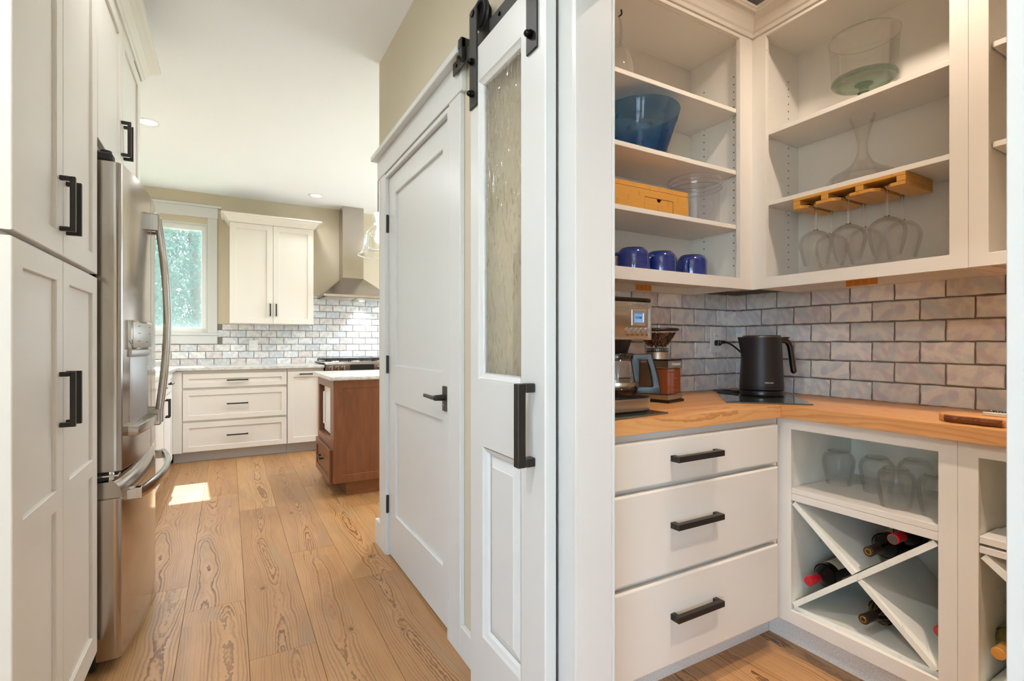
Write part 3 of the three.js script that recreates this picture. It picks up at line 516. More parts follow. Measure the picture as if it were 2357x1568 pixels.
// wall cabinet left of the hood
{
  const d0 = 5.97, f = face('d', d0, -1), t = thing('wall_cabinet', 'off-white two-door wall cabinet with crown, between window and range hood', 'cabinet', [0.416, 1.348, 6.1]);
  part(t, 'carcass', box(0.008, 0.823, 1.350, 2.41, d0 + 0.0005, FAR - 0.002, 0.001), M.cabinet);
  for (const [a, b, h] of [[0.010, 0.4145, 0.387], [0.4175, 0.822, 0.445]]) { const d = part(t, 'door', shaker(f, a, b, 1.352, 2.402, {}), M.cabinet); part(d, 'pull', pull(f, h, 1.50, 0.132, 'y', { t: 0.012 }), M.bronze); }
  part(t, 'crown', sweep(crown(0.085, 0.075, 2.404), [[0.006, FAR - 0.003], [0.006, d0 - 0.022], [0.825, d0 - 0.022], [0.825, FAR - 0.003]], -1), M.cabinet);
}
// hood
{
  const t = thing('range_hood', 'stainless pyramid range hood with square chimney', 'range hood', [1.276, 1.66, 6.05]);
  const ring = (x0, x1, d0, d1, y) => [V(x0, y, d0), V(x1, y, d0), V(x1, y, d1), V(x0, y, d1)];
  const rings = [ring(0.907, 1.645, 5.785, FAR - 0.004, 1.662), ring(0.907, 1.645, 5.785, FAR - 0.004, 1.688), ring(1.156, 1.396, 6.06, FAR - 0.004, 1.905)], out = [];
  for (let i = 0; i < 2; i++) for (let j = 0; j < 4; j++) { const k = (j + 1) % 4, a = rings[i][j], b = rings[i][k], c = rings[i + 1][k], e = rings[i + 1][j]; out.push([a, b, c], [a, c, e]); }
  part(t, 'canopy', triangles(out), M.steel);
  part(t, 'filter', [box(0.93, 1.62, 1.664, 1.668, 5.81, 6.26, 0), ...[0.95, 1.28].map((x) => box(x, x + 0.31, 1.655, 1.664, 5.83, 6.2, 0.003))], M.satin);
  part(t, 'chimney', box(1.156, 1.396, 1.9055, CEIL - 0.001, 6.06, FAR - 0.004, 0.002), M.steel);
  part(t, 'lamp', moved(cyl(0.03, 0.03, 0.004, 20), 1.40, 1.651, 6.17), M.lens);
  const l = new THREE.SpotLight(WARM, HOODLAMP, 0, 0.85, 0.6, 2); l.position.set(1.40 - 1.276, -0.012, -(6.17 - 6.05)); l.target.position.set(1.42 - 1.276, -1, -(6.2 - 6.05)); l.castShadow = true; l.shadow.radius = 1.5; t.add(l, l.target);
}
// range
{
  const t = thing('range', 'stainless gas range with round knobs behind the island', 'range', [1.276, 0, 5.95]), f = face('d', 5.655, -1);
  part(t, 'body', box(0.897, 1.655, 0.04, 0.90, 5.66, 6.24, 0.003), M.rubber);
  part(t, 'oven_door', [slab(f, 0.90, 1.652, 0.22, 0.79, 0, 0.03, 0.004)], M.steel); part(t, 'drawer', slab(f, 0.90, 1.652, 0.06, 0.21, 0, 0.03, 0.004), M.steel);
  const pnl = part(t, 'control_panel', raised([[0.895, 5.66], [0.895, 5.60], [1.657, 5.60], [1.657, 5.66]].reverse(), 0.80, 0.928, 0.004), M.steel);
  part(pnl, 'display', slab(face('d', 5.5995, -1), 1.145, 1.405, 0.835, 0.912, 0, 0.002, 0), M.black);
  for (const x of [0.955, 1.018, 1.081, 1.47, 1.534, 1.597]) { const k = part(t, 'knob', [moved(cyl(0.026, 0.022, 0.032, 24).rotateX(Math.PI / 2), x, 0.877, 5.5685 + 0.03), ], M.chrome); k.geometry.computeBoundingBox(); part(k, 'knob_grip', box(x - 0.004, x + 0.004, 0.856, 0.898, 5.556, 5.5685, 0.002), M.chrome); }
  part(t, 'cooktop', raised([[0.885, 6.262], [0.885, 5.605], [1.667, 5.605], [1.667, 6.262]].reverse(), 0.9285, 0.942, 0.004), M.steel);
  for (const [x0, x1] of [[0.90, 1.145], [1.152, 1.40], [1.407, 1.652]]) { const g = []; for (const x of [x0, (x0 + x1) / 2 - 0.006, x1 - 0.012]) g.push(box(x, x + 0.012, 0.955, 0.97, 5.64, 6.22, 0.002)); for (const d of [5.64, 5.83, 6.02, 6.208]) g.push(box(x0, x1, 0.955, 0.97, d, d + 0.012, 0.002)); for (const x of [x0, x1 - 0.012]) for (const d of [5.64, 6.208]) g.push(box(x, x + 0.012, 0.942, 0.956, d, d + 0.012, 0)); part(t, 'grate', g, M.blackMatt); }
  for (const [x, d] of [[1.02, 5.78], [1.02, 6.08], [1.276, 5.93], [1.53, 5.78], [1.53, 6.08]]) part(t, 'burner', moved(cyl(0.045, 0.04, 0.012, 24), x, 0.942, d), M.satin);
}
// outlet on the far backsplash
function plate(t, f, u0, u1, y0, y1, w) { return part(t, 'cover_plate', slab(f, u0, u1, y0, y1, w, w + 0.006, 0.003), M.plastic); }
{
  const t = thing('wall_outlet', 'white two-gang outlet plate on the far tiled backsplash', 'outlet', [0.24, 1.06, 6.27]), f = face('d', 6.273, -1); plate(t, f, 0.195, 0.282, 1.058, 1.179, 0);
  part(t, 'socket', [slab(f, 0.22, 0.256, 1.075, 1.162, 0.006, 0.008, 0.001)], M.white);
  part(t, 'slots', [1.098, 1.135].flatMap((y) => [slab(f, 0.231, 0.2335, y, y + 0.01, 0.0078, 0.0083, 0), slab(f, 0.243, 0.2455, y, y + 0.01, 0.0078, 0.0083, 0)]), M.hole);
}
// island
{
  const x0 = 0.672, d0 = 3.86, d1 = 4.60, t = thing('kitchen_island', 'reddish-brown stained wood kitchen island base', 'kitchen island', [1.7, 0, 4.23]), fx = face('x', x0, -1), fd = face('d', d0, -1), Y = 0.868;
  part(t, 'carcass', [holed(face('x', x0, 1), [d0 + 0.02, d1, 0.105, Y], [[4.0, 4.53, 0.405, 0.80]], 0, 0.02, 0.001), box(x0 + 0.0205, x0 + 0.5, 0.105, 0.404, d0 + 0.0235, d1, 0), box(x0 + 0.0205, x0 + 0.5, 0.801, Y, d0 + 0.0235, d1, 0), box(x0 + 0.0205, x0 + 0.5, 0.404, 0.801, d0 + 0.0235, 3.999, 0), box(x0 + 0.0205, x0 + 0.5, 0.404, 0.801, 4.531, d1, 0), box(x0 + 0.5, 2.9, 0.105, Y, d0 + 0.0235, d1, 0), box(x0 + 0.10, 2.85, 0, 0.1045, d0 + 0.046, d1 - 0.05, 0)], M.cherryFrame);
  const rails = []; for (let i = 0; i < 3; i++) rails.push([x0 + 0.068 + i * 0.72, x0 + 0.068 + i * 0.72 + 0.60, 0.165, 0.808]);
  part(t, 'end_panel', [holed(face('d', d0 + 0.022, -1), [x0, 2.9, 0.105, Y], rails, 0, 0.022, 0.002), ...rails.map((r) => slab(face('d', d0 + 0.022, -1), r[0] - 0.004, r[1] + 0.004, r[2] - 0.004, r[3] + 0.004, 0, 0.010, 0))], M.cherry, { grain: 'y' });
  part(t, 'toe_kick', [box(x0 + 0.098, 2.85, 0, 0.1045, d0 + 0.04, d0 + 0.045, 0)], M.cherry, { grain: 'x' });
  const dr = part(t, 'drawer', shaker(fx, 3.915, 4.585, 0.085, 0.345, { rail: 0.05 }), M.cherryFrame); part(dr, 'pull', pull(fx, 4.25, 0.235, 0.14, 'u', { t: 0.014 }), M.bronze);
  const mw = thing('microwave', 'white microwave with rounded door set into the island end', 'microwave', [0.95, 0.41, 4.27]), fm = face('x', x0 + 0.062, -1);
  part(mw, 'case', box(x0 + 0.0725, x0 + 0.42, 0.411, 0.785, 4.02, 4.515, 0.003), M.white);
  const s = new THREE.Shape(); s.moveTo(4.13, 0.42); s.lineTo(4.5, 0.42); s.lineTo(4.5, 0.785); s.lineTo(4.13, 0.785); s.bezierCurveTo(4.05, 0.74, 4.02, 0.68, 4.02, 0.60); s.bezierCurveTo(4.02, 0.53, 4.05, 0.46, 4.13, 0.42);
  part(mw, 'front', slab(fm, 4.015, 4.52, 0.408, 0.79, -0.01, 0.008, 0.004), M.white);
  const g = new THREE.ExtrudeGeometry(s, { depth: 0.008, bevelEnabled: true, bevelThickness: 0.004, bevelSize: 0.004, bevelSegments: 2 }); g.translate(0, 0, 0.012); part(mw, 'door', onFace(g, fm), M.plastic);
  part(mw, 'handle', slab(fm, 4.44, 4.462, 0.47, 0.74, 0.024, 0.042, 0.004), M.white);
  const c = thing('island_countertop', 'white quartz slab with rough chiselled edge on the wooden island', 'countertop', [1.7, 0.87, 4.2]);
  const edge = [], e2 = []; part(c, 'slab', box(0.642, 2.95, 0.8685, 0.897, 3.822, 4.69, 0.003), M.quartz, { grain: 'z' });
  { const N = 60, list = []; let prev = null; for (let i = 0; i <= N; i++) { const x = mix(0.644, 2.948, i / N), r = [0.896, 0.889, 0.882, 0.875, 0.8695].map((y, j) => V(x, y, 3.8215 - (j === 0 || j === 4 ? 0 : 0.0015 + 0.004 * Math.abs(n2(x * 26, y * 300 + j))))); if (prev) for (let j = 0; j < 4; j++) list.push([prev[j], prev[j + 1], r[j + 1]], [prev[j], r[j + 1], r[j]]); prev = r; } part(c, 'chiselled_edge', triangles(list), M.quartz, { grain: 'y' }); }
}
// pendant over the island
{
  const x = 1.10, d = 4.25, y = 1.885, t = thing('pendant_light', 'clear glass bell pendant light hanging over the island', 'pendant light', [x, y, d]);
  part(t, 'shade', moved(shell([[0.165, 0], [0.158, 0.006], [0.138, 0.03], [0.122, 0.075], [0.113, 0.13], [0.10, 0.185], [0.07, 0.225], [0.04, 0.258]], 0.0025, 40, 40), x, y, d), M.thinGlass);
  part(t, 'rim', moved(new THREE.TorusGeometry(0.164, 0.004, 8, 40).rotateX(Math.PI / 2), x, y, d), M.clearSolid);
  part(t, 'socket', moved(lathe([[0, 0.36], [0.03, 0.36], [0.043, 0.34], [0.046, 0.31], [0.038, 0.275], [0.036, 0.258], [0, 0.258]], 24), x, y, d), M.plastic);
  part(t, 'cord', moved(cyl(0.004, 0.004, CEIL - y - 0.36, 8), x, y + 0.36, d), M.black);
  part(t, 'bulb', moved(latheS([[0, 0.10], [0.022, 0.108], [0.031, 0.135], [0.026, 0.17], [0.014, 0.21], [0.013, 0.25]], 24, 20), x, y, d), M.bulb);
  const l = new THREE.PointLight(WARM, 0.12, 0, 2); l.position.set(0, 0.14, 0); l.castShadow = true; l.shadow.radius = 1; t.add(l);
}

// ---------------------------------------------------------------- hall wall on the right: door, casings, baseboards
const fw = face('x', XW, -1);                                         // hall side of the right wall, w towards the hall
{
  const t = struct('door_1', [0.77, 0, 2.25]), fd = face('x', XW + 0.035, -1);
  part(t, 'door_leaf', [holed(fd, [1.815, 2.682, 0.010, 2.026], [[1.905, 2.57, 0.245, 0.829], [1.905, 2.57, 1.028, 1.925]], 0, 0.035, 0.003), slab(fd, 1.90, 2.575, 0.24, 0.834, 0.008, 0.022, 0), slab(fd, 1.90, 2.575, 1.023, 1.93, 0.008, 0.022, 0)], M.trim);
  part(t, 'jamb', [box(0.7345, 0.851, 0.0, 2.048, 1.791, 1.811, 0.001), box(0.7345, 0.851, 0, 2.048, 2.686, 2.699, 0.001), box(0.7345, 0.851, 2.030, 2.0495, 1.811, 2.686, 0.001)], M.trim);
  for (const y of [1.785, 1.028, 0.277]) part(t, 'hinge', [box(0.742, 0.7525, y - 0.046, y + 0.046, 2.684, 2.697, 0.001), moved(cyl(0.0065, 0.0065, 0.096, 12), 0.744, y - 0.048, 2.6845)], M.iron);
  const l = part(t, 'lever_plate', slab(fw, 1.832, 1.886, 0.872, 0.971, 0.0005, 0.010, 0.002), M.bronze);
  part(l, 'lever_handle', [moved(cyl(0.013, 0.011, 0.045, 20).rotateZ(Math.PI / 2), XW - 0.008, 0.927, 1.858), toCreasedNormals(raised([[XW - 0.062, 1.845], [XW - 0.044, 1.845], [XW - 0.046, 1.90], [XW - 0.044, 1.985], [XW - 0.054, 1.985], [XW - 0.060, 1.90]], 0.920, 0.934, 0.003), 0.5)], M.bronze);
  part(l, 'privacy_pin', moved(cyl(0.003, 0.003, 0.004, 10).rotateZ(Math.PI / 2), XW - 0.009, 0.898, 1.862), M.chrome);
}
{
  const t = struct('trim_1', [0.74, 0, 2.25]);
  part(t, 'casing', slab(fw, 2.699, 2.802, 0, 2.057, 0.0002, 0.019, 0.002), M.trim);
  part(t, 'casing', slab(fw, 1.686, 1.791, 0, 2.057, 0.0002, 0.019, 0.002), M.trim);
  part(t, 'header', [slab(fw, 1.668, 2.842, 2.0572, 2.168, 0.0002, 0.022, 0.002), slab(fw, 1.640, 2.872, 2.1682, 2.194, 0.0002, 0.053, 0.002)], M.trim);
}
{
  const t = struct('trim_2', [0.74, 0, 0.6]), prof = (s) => [[0, 0.0002], [0, 0.012], [0.006, 0.0165], [0.014, 0.019], [0.072, 0.019], [0.079, 0.0165], [0.086, 0.011], [0.09, 0.011], [0.09, 0.0002]].map(([a, w]) => [XW - w, s > 0 ? OPF + a : OPN - a]);
  const up = (p, y0, y1) => raised(p, y0, y1, 0);
  part(t, 'casing', up(prof(1).reverse(), 0, 2.145), M.trim);
  part(t, 'casing', up(prof(-1), 0, 2.145), M.trim);
  part(t, 'header', slab(fw, OPN - 0.001, OPF + 0.001, 2.0555, 2.145, 0.0002, 0.018, 0.002), M.trim);
  part(t, 'jamb', [box(XW - 0.0188, 0.8485, 0, HEAD, OPF + 0.0002, OPF + 0.018, 0.001), box(0.8488, 0.8572, 0, HEAD, OPF - 0.001, OPF + 0.05, 0.001)], M.trim);
  part(t, 'jamb', [box(XW - 0.0188, 0.8485, 0, HEAD, OPN - 0.018, OPN - 0.0002, 0.001), box(0.8488, 0.8572, 0, HEAD, OPN - 0.05, OPN + 0.001, 0.001)], M.trim);
  part(t, 'jamb', box(XW - 0.0005, 0.8485, HEAD - 0.018, HEAD - 0.0005, OPN, OPF, 0.001), M.trim);
}
{
  const t = struct('baseboard_right', [0.74, 0, 2]), p = [[0.0002, 0], [0.0185, 0], [0.0185, 0.108], [0.013, 0.113], [0.0002, 0.113]];
  part(t, 'board', slab(fw, OPF + 0.0905, 1.6855, 0, 0.113, 0.0002, 0.0188, 0.002), M.trim);
  part(t, 'board', sweep([[0.0002, 0], [0.0188, 0], [0.0188, 0.133], [0.017, 0.135], [0.0002, 0.135]], [[XW, 2.8025], [XW, WEND], [2.3, WEND]], 1), M.trim);
  part(struct('baseboard_far'), 'board', box(2.45, 4.6, 0, 0.135, FAR - 0.018, FAR - 0.001, 0.002), M.trim);
}

// ---------------------------------------------------------------- sliding barn door with its hardware
{
  const B0 = 1.054, B1 = 1.500, xf = 0.690, t = thing('barn_door', 'narrow white sliding barn door with wavy glass panel and dark strap hangers', 'barn door', [0.707, 0.012, 1.277]), fb = face('x', 0.725, -1), T = 0.035;
  const G = [1.176, 1.438, 1.030, 1.969], R = [1.176, 1.408, 0.227, 0.817];
  part(t, 'door_leaf', holed(fb, [B0, B1, 0.012, 2.086], [G, R], 0, T, 0.003), M.trim);
  const bead = (r, w) => { const list = []; const st = [[0, T - 0.001], [0.004, T - 0.004], [0.010, T - 0.007], [0.014, T - 0.009], [0.019, T - 0.018]]; let prev = null; const geo = [];
    const q = (k) => { const [i, w0] = st[k]; return [[r[0] + i, r[2] + i], [r[1] - i, r[2] + i], [r[1] - i, r[3] - i], [r[0] + i, r[3] - i]].map(([u, y]) => V(0.725 - w0, y, u)); };
    for (let k = 0; k + 1 < st.length; k++) { const a = q(k), b = q(k + 1); for (let j = 0; j < 4; j++) { const m = (j + 1) % 4; list.push([a[j], b[m], a[m]], [a[j], b[j], b[m]]); } }
    return boxUV(triangles(list)); };
  part(t, 'glass_bead', bead(G), M.trim); part(t, 'panel_bead', bead(R), M.trim);
  { // raised field of the lower panel
    const list = [], st = [[0.018, T - 0.0195], [0.022, T - 0.0195], [0.050, T - 0.008], [0.052, T - 0.006]], q = (k) => { const [i, w0] = st[k]; return [[R[0] + i, R[2] + i], [R[1] - i, R[2] + i], [R[1] - i, R[3] - i], [R[0] + i, R[3] - i]].map(([u, y]) => V(0.725 - w0, y, u)); };
    for (let k = 0; k + 1 < st.length; k++) { const a = q(k), b = q(k + 1); for (let j = 0; j < 4; j++) { const m = (j + 1) % 4; list.push([a[j], b[m], a[m]], [a[j], b[j], b[m]]); } }
    const e = q(3); list.push([e[0], e[2], e[1]], [e[0], e[3], e[2]]); part(t, 'raised_panel', [boxUV(triangles(list)), slab(fb, R[0] - 0.003, R[1] + 0.003, R[2] - 0.003, R[3] + 0.003, 0.004, T - 0.0197, 0)], M.trim);
  }
  { // hand-rolled wavy glass: rippled front, flat back
    const nu = 60, ny = 190, pos = [], idx = [], a = [G[0] + 0.014, G[1] - 0.014, G[2] + 0.014, G[3] - 0.014], wv = (u, y) => { const s = u * 46 + 1.1 * n2(u * 16, y * 7), q = y * 12 + 0.9 * n2(u * 20 + 7, y * 5); return 0.0016 * n2(s, q) + 0.0009 * Math.abs(n2(s * 0.9 + 11, q * 0.8)) + 0.0005 * n2(s * 2.1, q * 2.2); };
    for (const side of [0, 1]) for (let j = 0; j <= ny; j++) for (let i = 0; i <= nu; i++) { const u = mix(a[0], a[1], i / nu), y = mix(a[2], a[3], j / ny); pos.push(side ? 0.7085 : 0.7030 - wv(u, y), y, -u); }
    const K = (nu + 1) * (ny + 1), id = (s, i, j) => s * K + j * (nu + 1) + i;
    for (let j = 0; j < ny; j++) for (let i = 0; i < nu; i++) { const p = id(0, i, j), q = id(0, i + 1, j), r = id(0, i + 1, j + 1), s = id(0, i, j + 1); idx.push(p, s, r, p, r, q); const P = p + K, Q = q + K, Rr = r + K, S = s + K; idx.push(P, Rr, S, P, Q, Rr); }
    for (let i = 0; i < nu; i++) for (const j of [0, ny]) { const p = id(0, i, j), q = id(0, i + 1, j); j ? idx.push(p, p + K, q + K, p, q + K, q) : idx.push(p, q + K, p + K, p, q, q + K); }
    for (let j = 0; j < ny; j++) for (const i of [0, nu]) { const p = id(0, i, j), q = id(0, i, j + 1); i ? idx.push(p, q, q + K, p, q + K, p + K) : idx.push(p, q + K, q, p, p + K, q + K); }
    const g = new THREE.BufferGeometry(); g.setAttribute('position', new THREE.Float32BufferAttribute(pos, 3)); g.setIndex(idx); g.computeVertexNormals();
    part(t, 'wavy_glass', g, M.wavy);
  }
  for (const u of [1.111, 1.469]) {                                   // strap hangers with wheels
    const top = 2.205, s = new THREE.Shape(); s.moveTo(u - 0.025, 1.902); s.lineTo(u + 0.025, 1.902); s.lineTo(u + 0.025, top - 0.025); s.absarc(u, top - 0.025, 0.025, 0, Math.PI, false); s.closePath();
    const wheelY = 2.213, strap = new THREE.Shape(); strap.moveTo(u - 0.0245, 1.90); strap.lineTo(u + 0.0245, 1.90); strap.lineTo(u + 0.0245, wheelY); strap.lineTo(u - 0.0245, wheelY); strap.closePath();
    const outer = new THREE.ExtrudeGeometry(strap, { depth: 0.004, bevelEnabled: true, bevelThickness: 0.0012, bevelSize: 0.0012, bevelSegments: 1 }); outer.translate(0, 0, 0.0015);
    const geos = [boxUV(onFace(outer, face('x', xf, -1)))];
    const N = 14, R0 = 0.0275, list = []; let prev = null;              // the strap bends over the wheel to its far side
    for (let i = 0; i <= N; i++) { const k = Math.PI * i / N, cx = xf - 0.0045 + R0, r = [[R0, -1], [R0, 1], [R0 - 0.005, 1], [R0 - 0.005, -1]].map(([q, sd]) => V(cx - q * Math.cos(k), wheelY + q * Math.sin(k) * 1.0, u + sd * 0.0257)); if (prev) for (let j = 0; j < 4; j++) { const m = (j + 1) % 4; list.push([prev[j], prev[m], r[m]], [prev[j], r[m], r[j]]); } prev = r; }
    geos.push(boxUV(triangles(list)), box(xf - 0.0045 + 2 * R0 - 0.005, xf - 0.0045 + 2 * R0, 2.172, wheelY, u - 0.0257, u + 0.0257, 0.001));
    const st = part(t, 'hanger_strap', geos, M.iron);
    part(st, 'wheel', moved(lathe([[0, -0.008], [0.030, -0.008], [0.046, -0.0085], [0.046, -0.006], [0.040, -0.003], [0.040, 0.003], [0.046, 0.006], [0.046, 0.0085], [0.030, 0.008], [0, 0.008]], 36).rotateZ(Math.PI / 2), 0.7125, wheelY - 0.006, u), M.blackMatt);
    part(st, 'axle_bolt', moved(new THREE.CylinderGeometry(0.011, 0.011, 0.006, 6).rotateZ(Math.PI / 2), xf - 0.0078, wheelY - 0.012, u), M.nut);
    for (const y of [2.045, 1.942]) part(st, 'dome_nut', moved(new THREE.CylinderGeometry(0.0115, 0.0115, 0.010, 6).rotateZ(Math.PI / 2), xf - 0.0107, y, u), M.nut).add(Object.assign(new THREE.Mesh(moved(new THREE.SphereGeometry(0.0092, 16, 12), xf - 0.0185, y, u).translate(-0.707, -0.012, 1.277), M.nut), { name: 'dome', castShadow: true, receiveShadow: true }));
  }
  { // long square pull on the near stile
    part(t, 'pull_handle', [box(0.638, 0.661, 0.822, 1.037, 1.0985, 1.1235, 0.002), box(0.6615, xf - 0.0002, 1.014, 1.037, 1.0985, 1.1235, 0.002), box(0.6615, xf - 0.0002, 0.822, 0.845, 1.0985, 1.1235, 0.002)], M.bronze);
  }
  const r = thing('barn_door_track', 'dark flat steel rail with end stop above the sliding door', 'door track', [0.72, 2.14, 0.9]);
  part(r, 'rail', box(0.7185, 0.7248, 2.122, 2.167, -0.1, 1.717, 0.001), M.iron);
  for (const d of [0.05, 0.75, 1.35, 1.68]) { part(r, 'spacer', moved(cyl(0.009, 0.009, 0.0275, 16).rotateZ(Math.PI / 2), XW - 0.0003, 2.1445, d), M.iron); part(r, 'lag_bolt', moved(new THREE.CylinderGeometry(0.006, 0.006, 0.005, 6).rotateZ(Math.PI / 2), 0.7158, 2.1445, d), M.nut); }
  part(r, 'end_stop', [box(0.702, 0.7183, 2.130, 2.205, 1.600, 1.628, 0.002), box(0.700, 0.735, 2.168, 2.205, 1.600, 1.628, 0.003), moved(cyl(0.007, 0.007, 0.012, 12).rotateZ(Math.PI / 2), 0.7025, 2.135, 1.614)], M.iron);
}

// ---------------------------------------------------------------- pantry: open shelf cabinets on two walls
const UL = 1.342, UR = 1.916;                                         // fronts of the left and the right wall cabinets
const holes = (list, axis) => list.map(([x, y, d]) => moved(cyl(0.0026, 0.0026, 0.0012, 8).rotateZ(axis === 'x' ? Math.PI / 2 : 0).rotateX(axis === 'd' ? Math.PI / 2 : 0), x, y, d));
{
  const t = thing('pantry_shelf_cabinet', 'open white wall cabinet of four shelves left of the pantry corner', 'cabinet', [1.4, 1.365, 1.5]), f = face('d', UL + 0.019, -1), X0 = 0.90;
  part(t, 'carcass', [box(X0, X0 + 0.016, 1.392, 2.41, UL + 0.0195, 1.60, 0), box(1.865, 1.881, 1.366, 2.43, UL + 0.0195, 1.62, 0), box(X0, 1.881, 1.366, 2.43, 1.6202, PD - 0.009, 0), box(X0, 1.8648, 2.402, 2.43, UL + 0.0195, 1.62, 0)], M.pantry);
  part(t, 'face_frame', holed(f, [X0, 1.9159, 1.366, 2.44], [[X0 + 0.04, 1.838, 1.411, 2.402]], 0, 0.019, 0.0004), M.pantry);
  part(t, 'bottom_deck', box(X0 + 0.0162, 1.8648, 1.394, 1.4108, UL + 0.0195, 1.6198, 0.0005), M.pantry);
  part(t, 'back_rail', box(X0 + 0.016, 1.8648, 1.367, 1.3938, 1.602, 1.6198, 0.001), M.pantry);
  for (const y of [1.6165, 1.8435, 2.1005]) part(t, 'shelf', box(X0 + 0.017, 1.8635, y, y + 0.0175, UL + 0.021, 1.618, 0.001), M.pantry);
  const hs = []; for (const d of [1.392, 1.545]) for (let y = 1.47; y < 2.3; y += 0.032) hs.push([1.8648, y, d]); part(t, 'peg_holes', holes(hs, 'x'), M.hole);
  const pins = []; for (const y of [1.6135, 1.8405, 2.0975]) for (const d of [1.392, 1.545]) pins.push(box(1.855, 1.8648, y - 0.005, y + 0.002, d - 0.006, d + 0.006, 0.001)); part(t, 'shelf_pins', pins, M.pin);
  part(t, 'frame_screws', holes([[1.8385, 2.345, UL + 0.008], [1.8385, 1.96, UL + 0.008], [1.8385, 1.46, UL + 0.008]], 'x'), M.pin);
}
{
  const t = thing('pantry_shelf_cabinet', 'open white wall cabinet on the right pantry wall with stemware rack inside', 'cabinet', [2.07, 1.365, 0.96]), f = face('x', UR + 0.019, -1);
  part(t, 'carcass', [box(UR + 0.0195, 2.18, 1.366, 2.43, 1.303, 1.319, 0), box(UR + 0.0195, 2.18, 1.366, 2.43, 0.636, 0.66, 0), box(2.1802, PX - 0.009, 1.366, 2.43, 0.636, 1.319, 0), box(UR + 0.0195, 2.18, 2.402, 2.43, 0.6602, 1.3028, 0)], M.pantry);
  part(t, 'face_frame', holed(f, [0.6345, UL + 0.0188, 1.366, 2.44], [[0.6795, 1.2805, 1.411, 2.402]], 0, 0.019, 0.0004), M.pantry);
  part(t, 'bottom_deck', box(UR + 0.0195, 2.18, 1.394, 1.4108, 0.6602, 1.3028, 0.0005), M.pantry);
  part(t, 'back_rail', box(2.161, 2.1798, 1.367, 1.3938, 0.6602, 1.3028, 0.001), M.pantry);
  for (const y of [1.7085, 1.9995]) part(t, 'shelf', box(UR + 0.021, 2.178, y, y + 0.0175, 0.6615, 1.3015, 0.001), M.pantry);
  const hs = []; for (const x of [1.965, 2.105]) for (let y = 1.47; y < 2.3; y += 0.032) hs.push([x, y, 1.3028]); part(t, 'peg_holes', holes(hs, 'd'), M.hole);
  const pins = []; for (const y of [1.7055, 1.9965]) for (const x of [1.965, 2.105]) pins.push(box(x - 0.006, x + 0.006, y - 0.005, y + 0.002, 1.293, 1.3028, 0.001)); part(t, 'shelf_pins', pins, M.pin);
  part(t, 'frame_screws', holes([[UR + 0.008, 2.345, 1.2802], [UR + 0.008, 1.96, 1.2802], [UR + 0.008, 1.46, 1.2802]], 'd'), M.pin);
}
{
  const t = thing('pantry_shelf_cabinet', 'open white wall cabinet at the right edge of the picture', 'cabinet', [2.07, 1.365, 0.3]), f = face('x', UR + 0.019, -1);
  part(t, 'carcass', [box(UR + 0.0195, 2.15, 1.366, 2.43, 0.590, 0.6335, 0), box(UR + 0.0195, 2.15, 1.366, 2.43, -0.05, -0.03, 0), box(2.1502, PX - 0.009, 1.366, 2.43, -0.05, 0.6335, 0), box(UR + 0.0195, 2.15, 2.398, 2.43, -0.03, 0.59, 0)], M.pantry);
  part(t, 'face_frame', holed(f, [-0.05, 0.634, 1.366, 2.44], [[0.0, 0.588, 1.404, 2.402]], 0, 0.019, 0.001), M.pantry);
  part(t, 'bottom_deck', box(UR + 0.0195, 2.15, 1.394, 1.4035, -0.03, 0.589, 0.0005), M.pantry);
  for (const y of [1.711, 2.002]) part(t, 'shelf', box(UR + 0.021, 2.148, y, y + 0.0165, -0.029, 0.586, 0.001), M.pantry);
}
part(thing('pantry_crown_moulding', 'white crown moulding mitred around the inner corner above the open pantry cabinets', 'moulding', [1.9, 2.43, 1.3]), 'moulding', sweep(crown(0.082, 0.066, 2.418), [[0.90, UL - 0.0005], [UR - 0.0005, UL - 0.0005], [UR - 0.0005, -0.05]], -1), M.pantry);
for (const [b, l, f, u0, u1, y] of [[[1.65, 1.38, 1.58], 'orange printed sticker under the left open wall cabinet', face('d', 1.6018, -1), 1.508, 1.598, 0], [[2.13, 1.38, 1.1], 'orange printed sticker under the right open wall cabinet', face('x', 2.1608, -1), 0.985, 1.098, 0]]) {
  const t = thing('label_sticker', l, 'sticker', b, null); part(t, 'sticker', slab(f, u0, u1, 1.3685, 1.3925, 0, 0.0006, 0), M.sticker);
  part(t, 'print_lines', [1, 2, 3].map((i) => { const u = mix(u0, u1, i / 4); return slab(f, u, u + 0.0015, 1.370, 1.391, 0.0006, 0.0008, 0); }), std('#f0b878', 0.6));
}

// ---------------------------------------------------------------- pantry: base cabinets and butcher-block counter
const CL = 1.143, CR = 1.776;
{
  const t = thing('pantry_drawer_cabinet', 'white pantry base cabinet with three slab drawers and dark bar pulls', 'cabinet', [1.35, 0, 1.4]), f = face('d', CL, -1), X0 = 0.90;
  part(t, 'carcass', [box(X0, CR - 0.0006, 0.124, 0.8705, CL, PD - 0.012, 0.001)], M.pantry);
  part(t, 'toe_kick', box(X0, 1.8705, 0, 0.1235, 1.237, 1.252, 0), M.toePantry);
  for (const [y0, y1, py] of [[0.706, 0.8455, 0.783], [0.425, 0.692, 0.575], [0.137, 0.409, 0.291]]) {
    const s = rect(X0 + 0.03, 1.7455, y0, y1), g = new THREE.ExtrudeGeometry(rect(X0 + 0.036, 1.7405, y0 + 0.006, y1 - 0.006), { depth: 0.0125, bevelEnabled: true, bevelThickness: 0.006, bevelSize: 0.006, bevelSegments: 2 }); g.translate(0, 0, 0.0065);
    const d = part(t, 'drawer', boxUV(onFace(g, f)), M.pantry); part(d, 'pull', pull(f, 1.303, py, 0.213, 'u', { t: 0.0185, proj: 0.034, w0: 0.0248 }), M.bronze);
  }
}
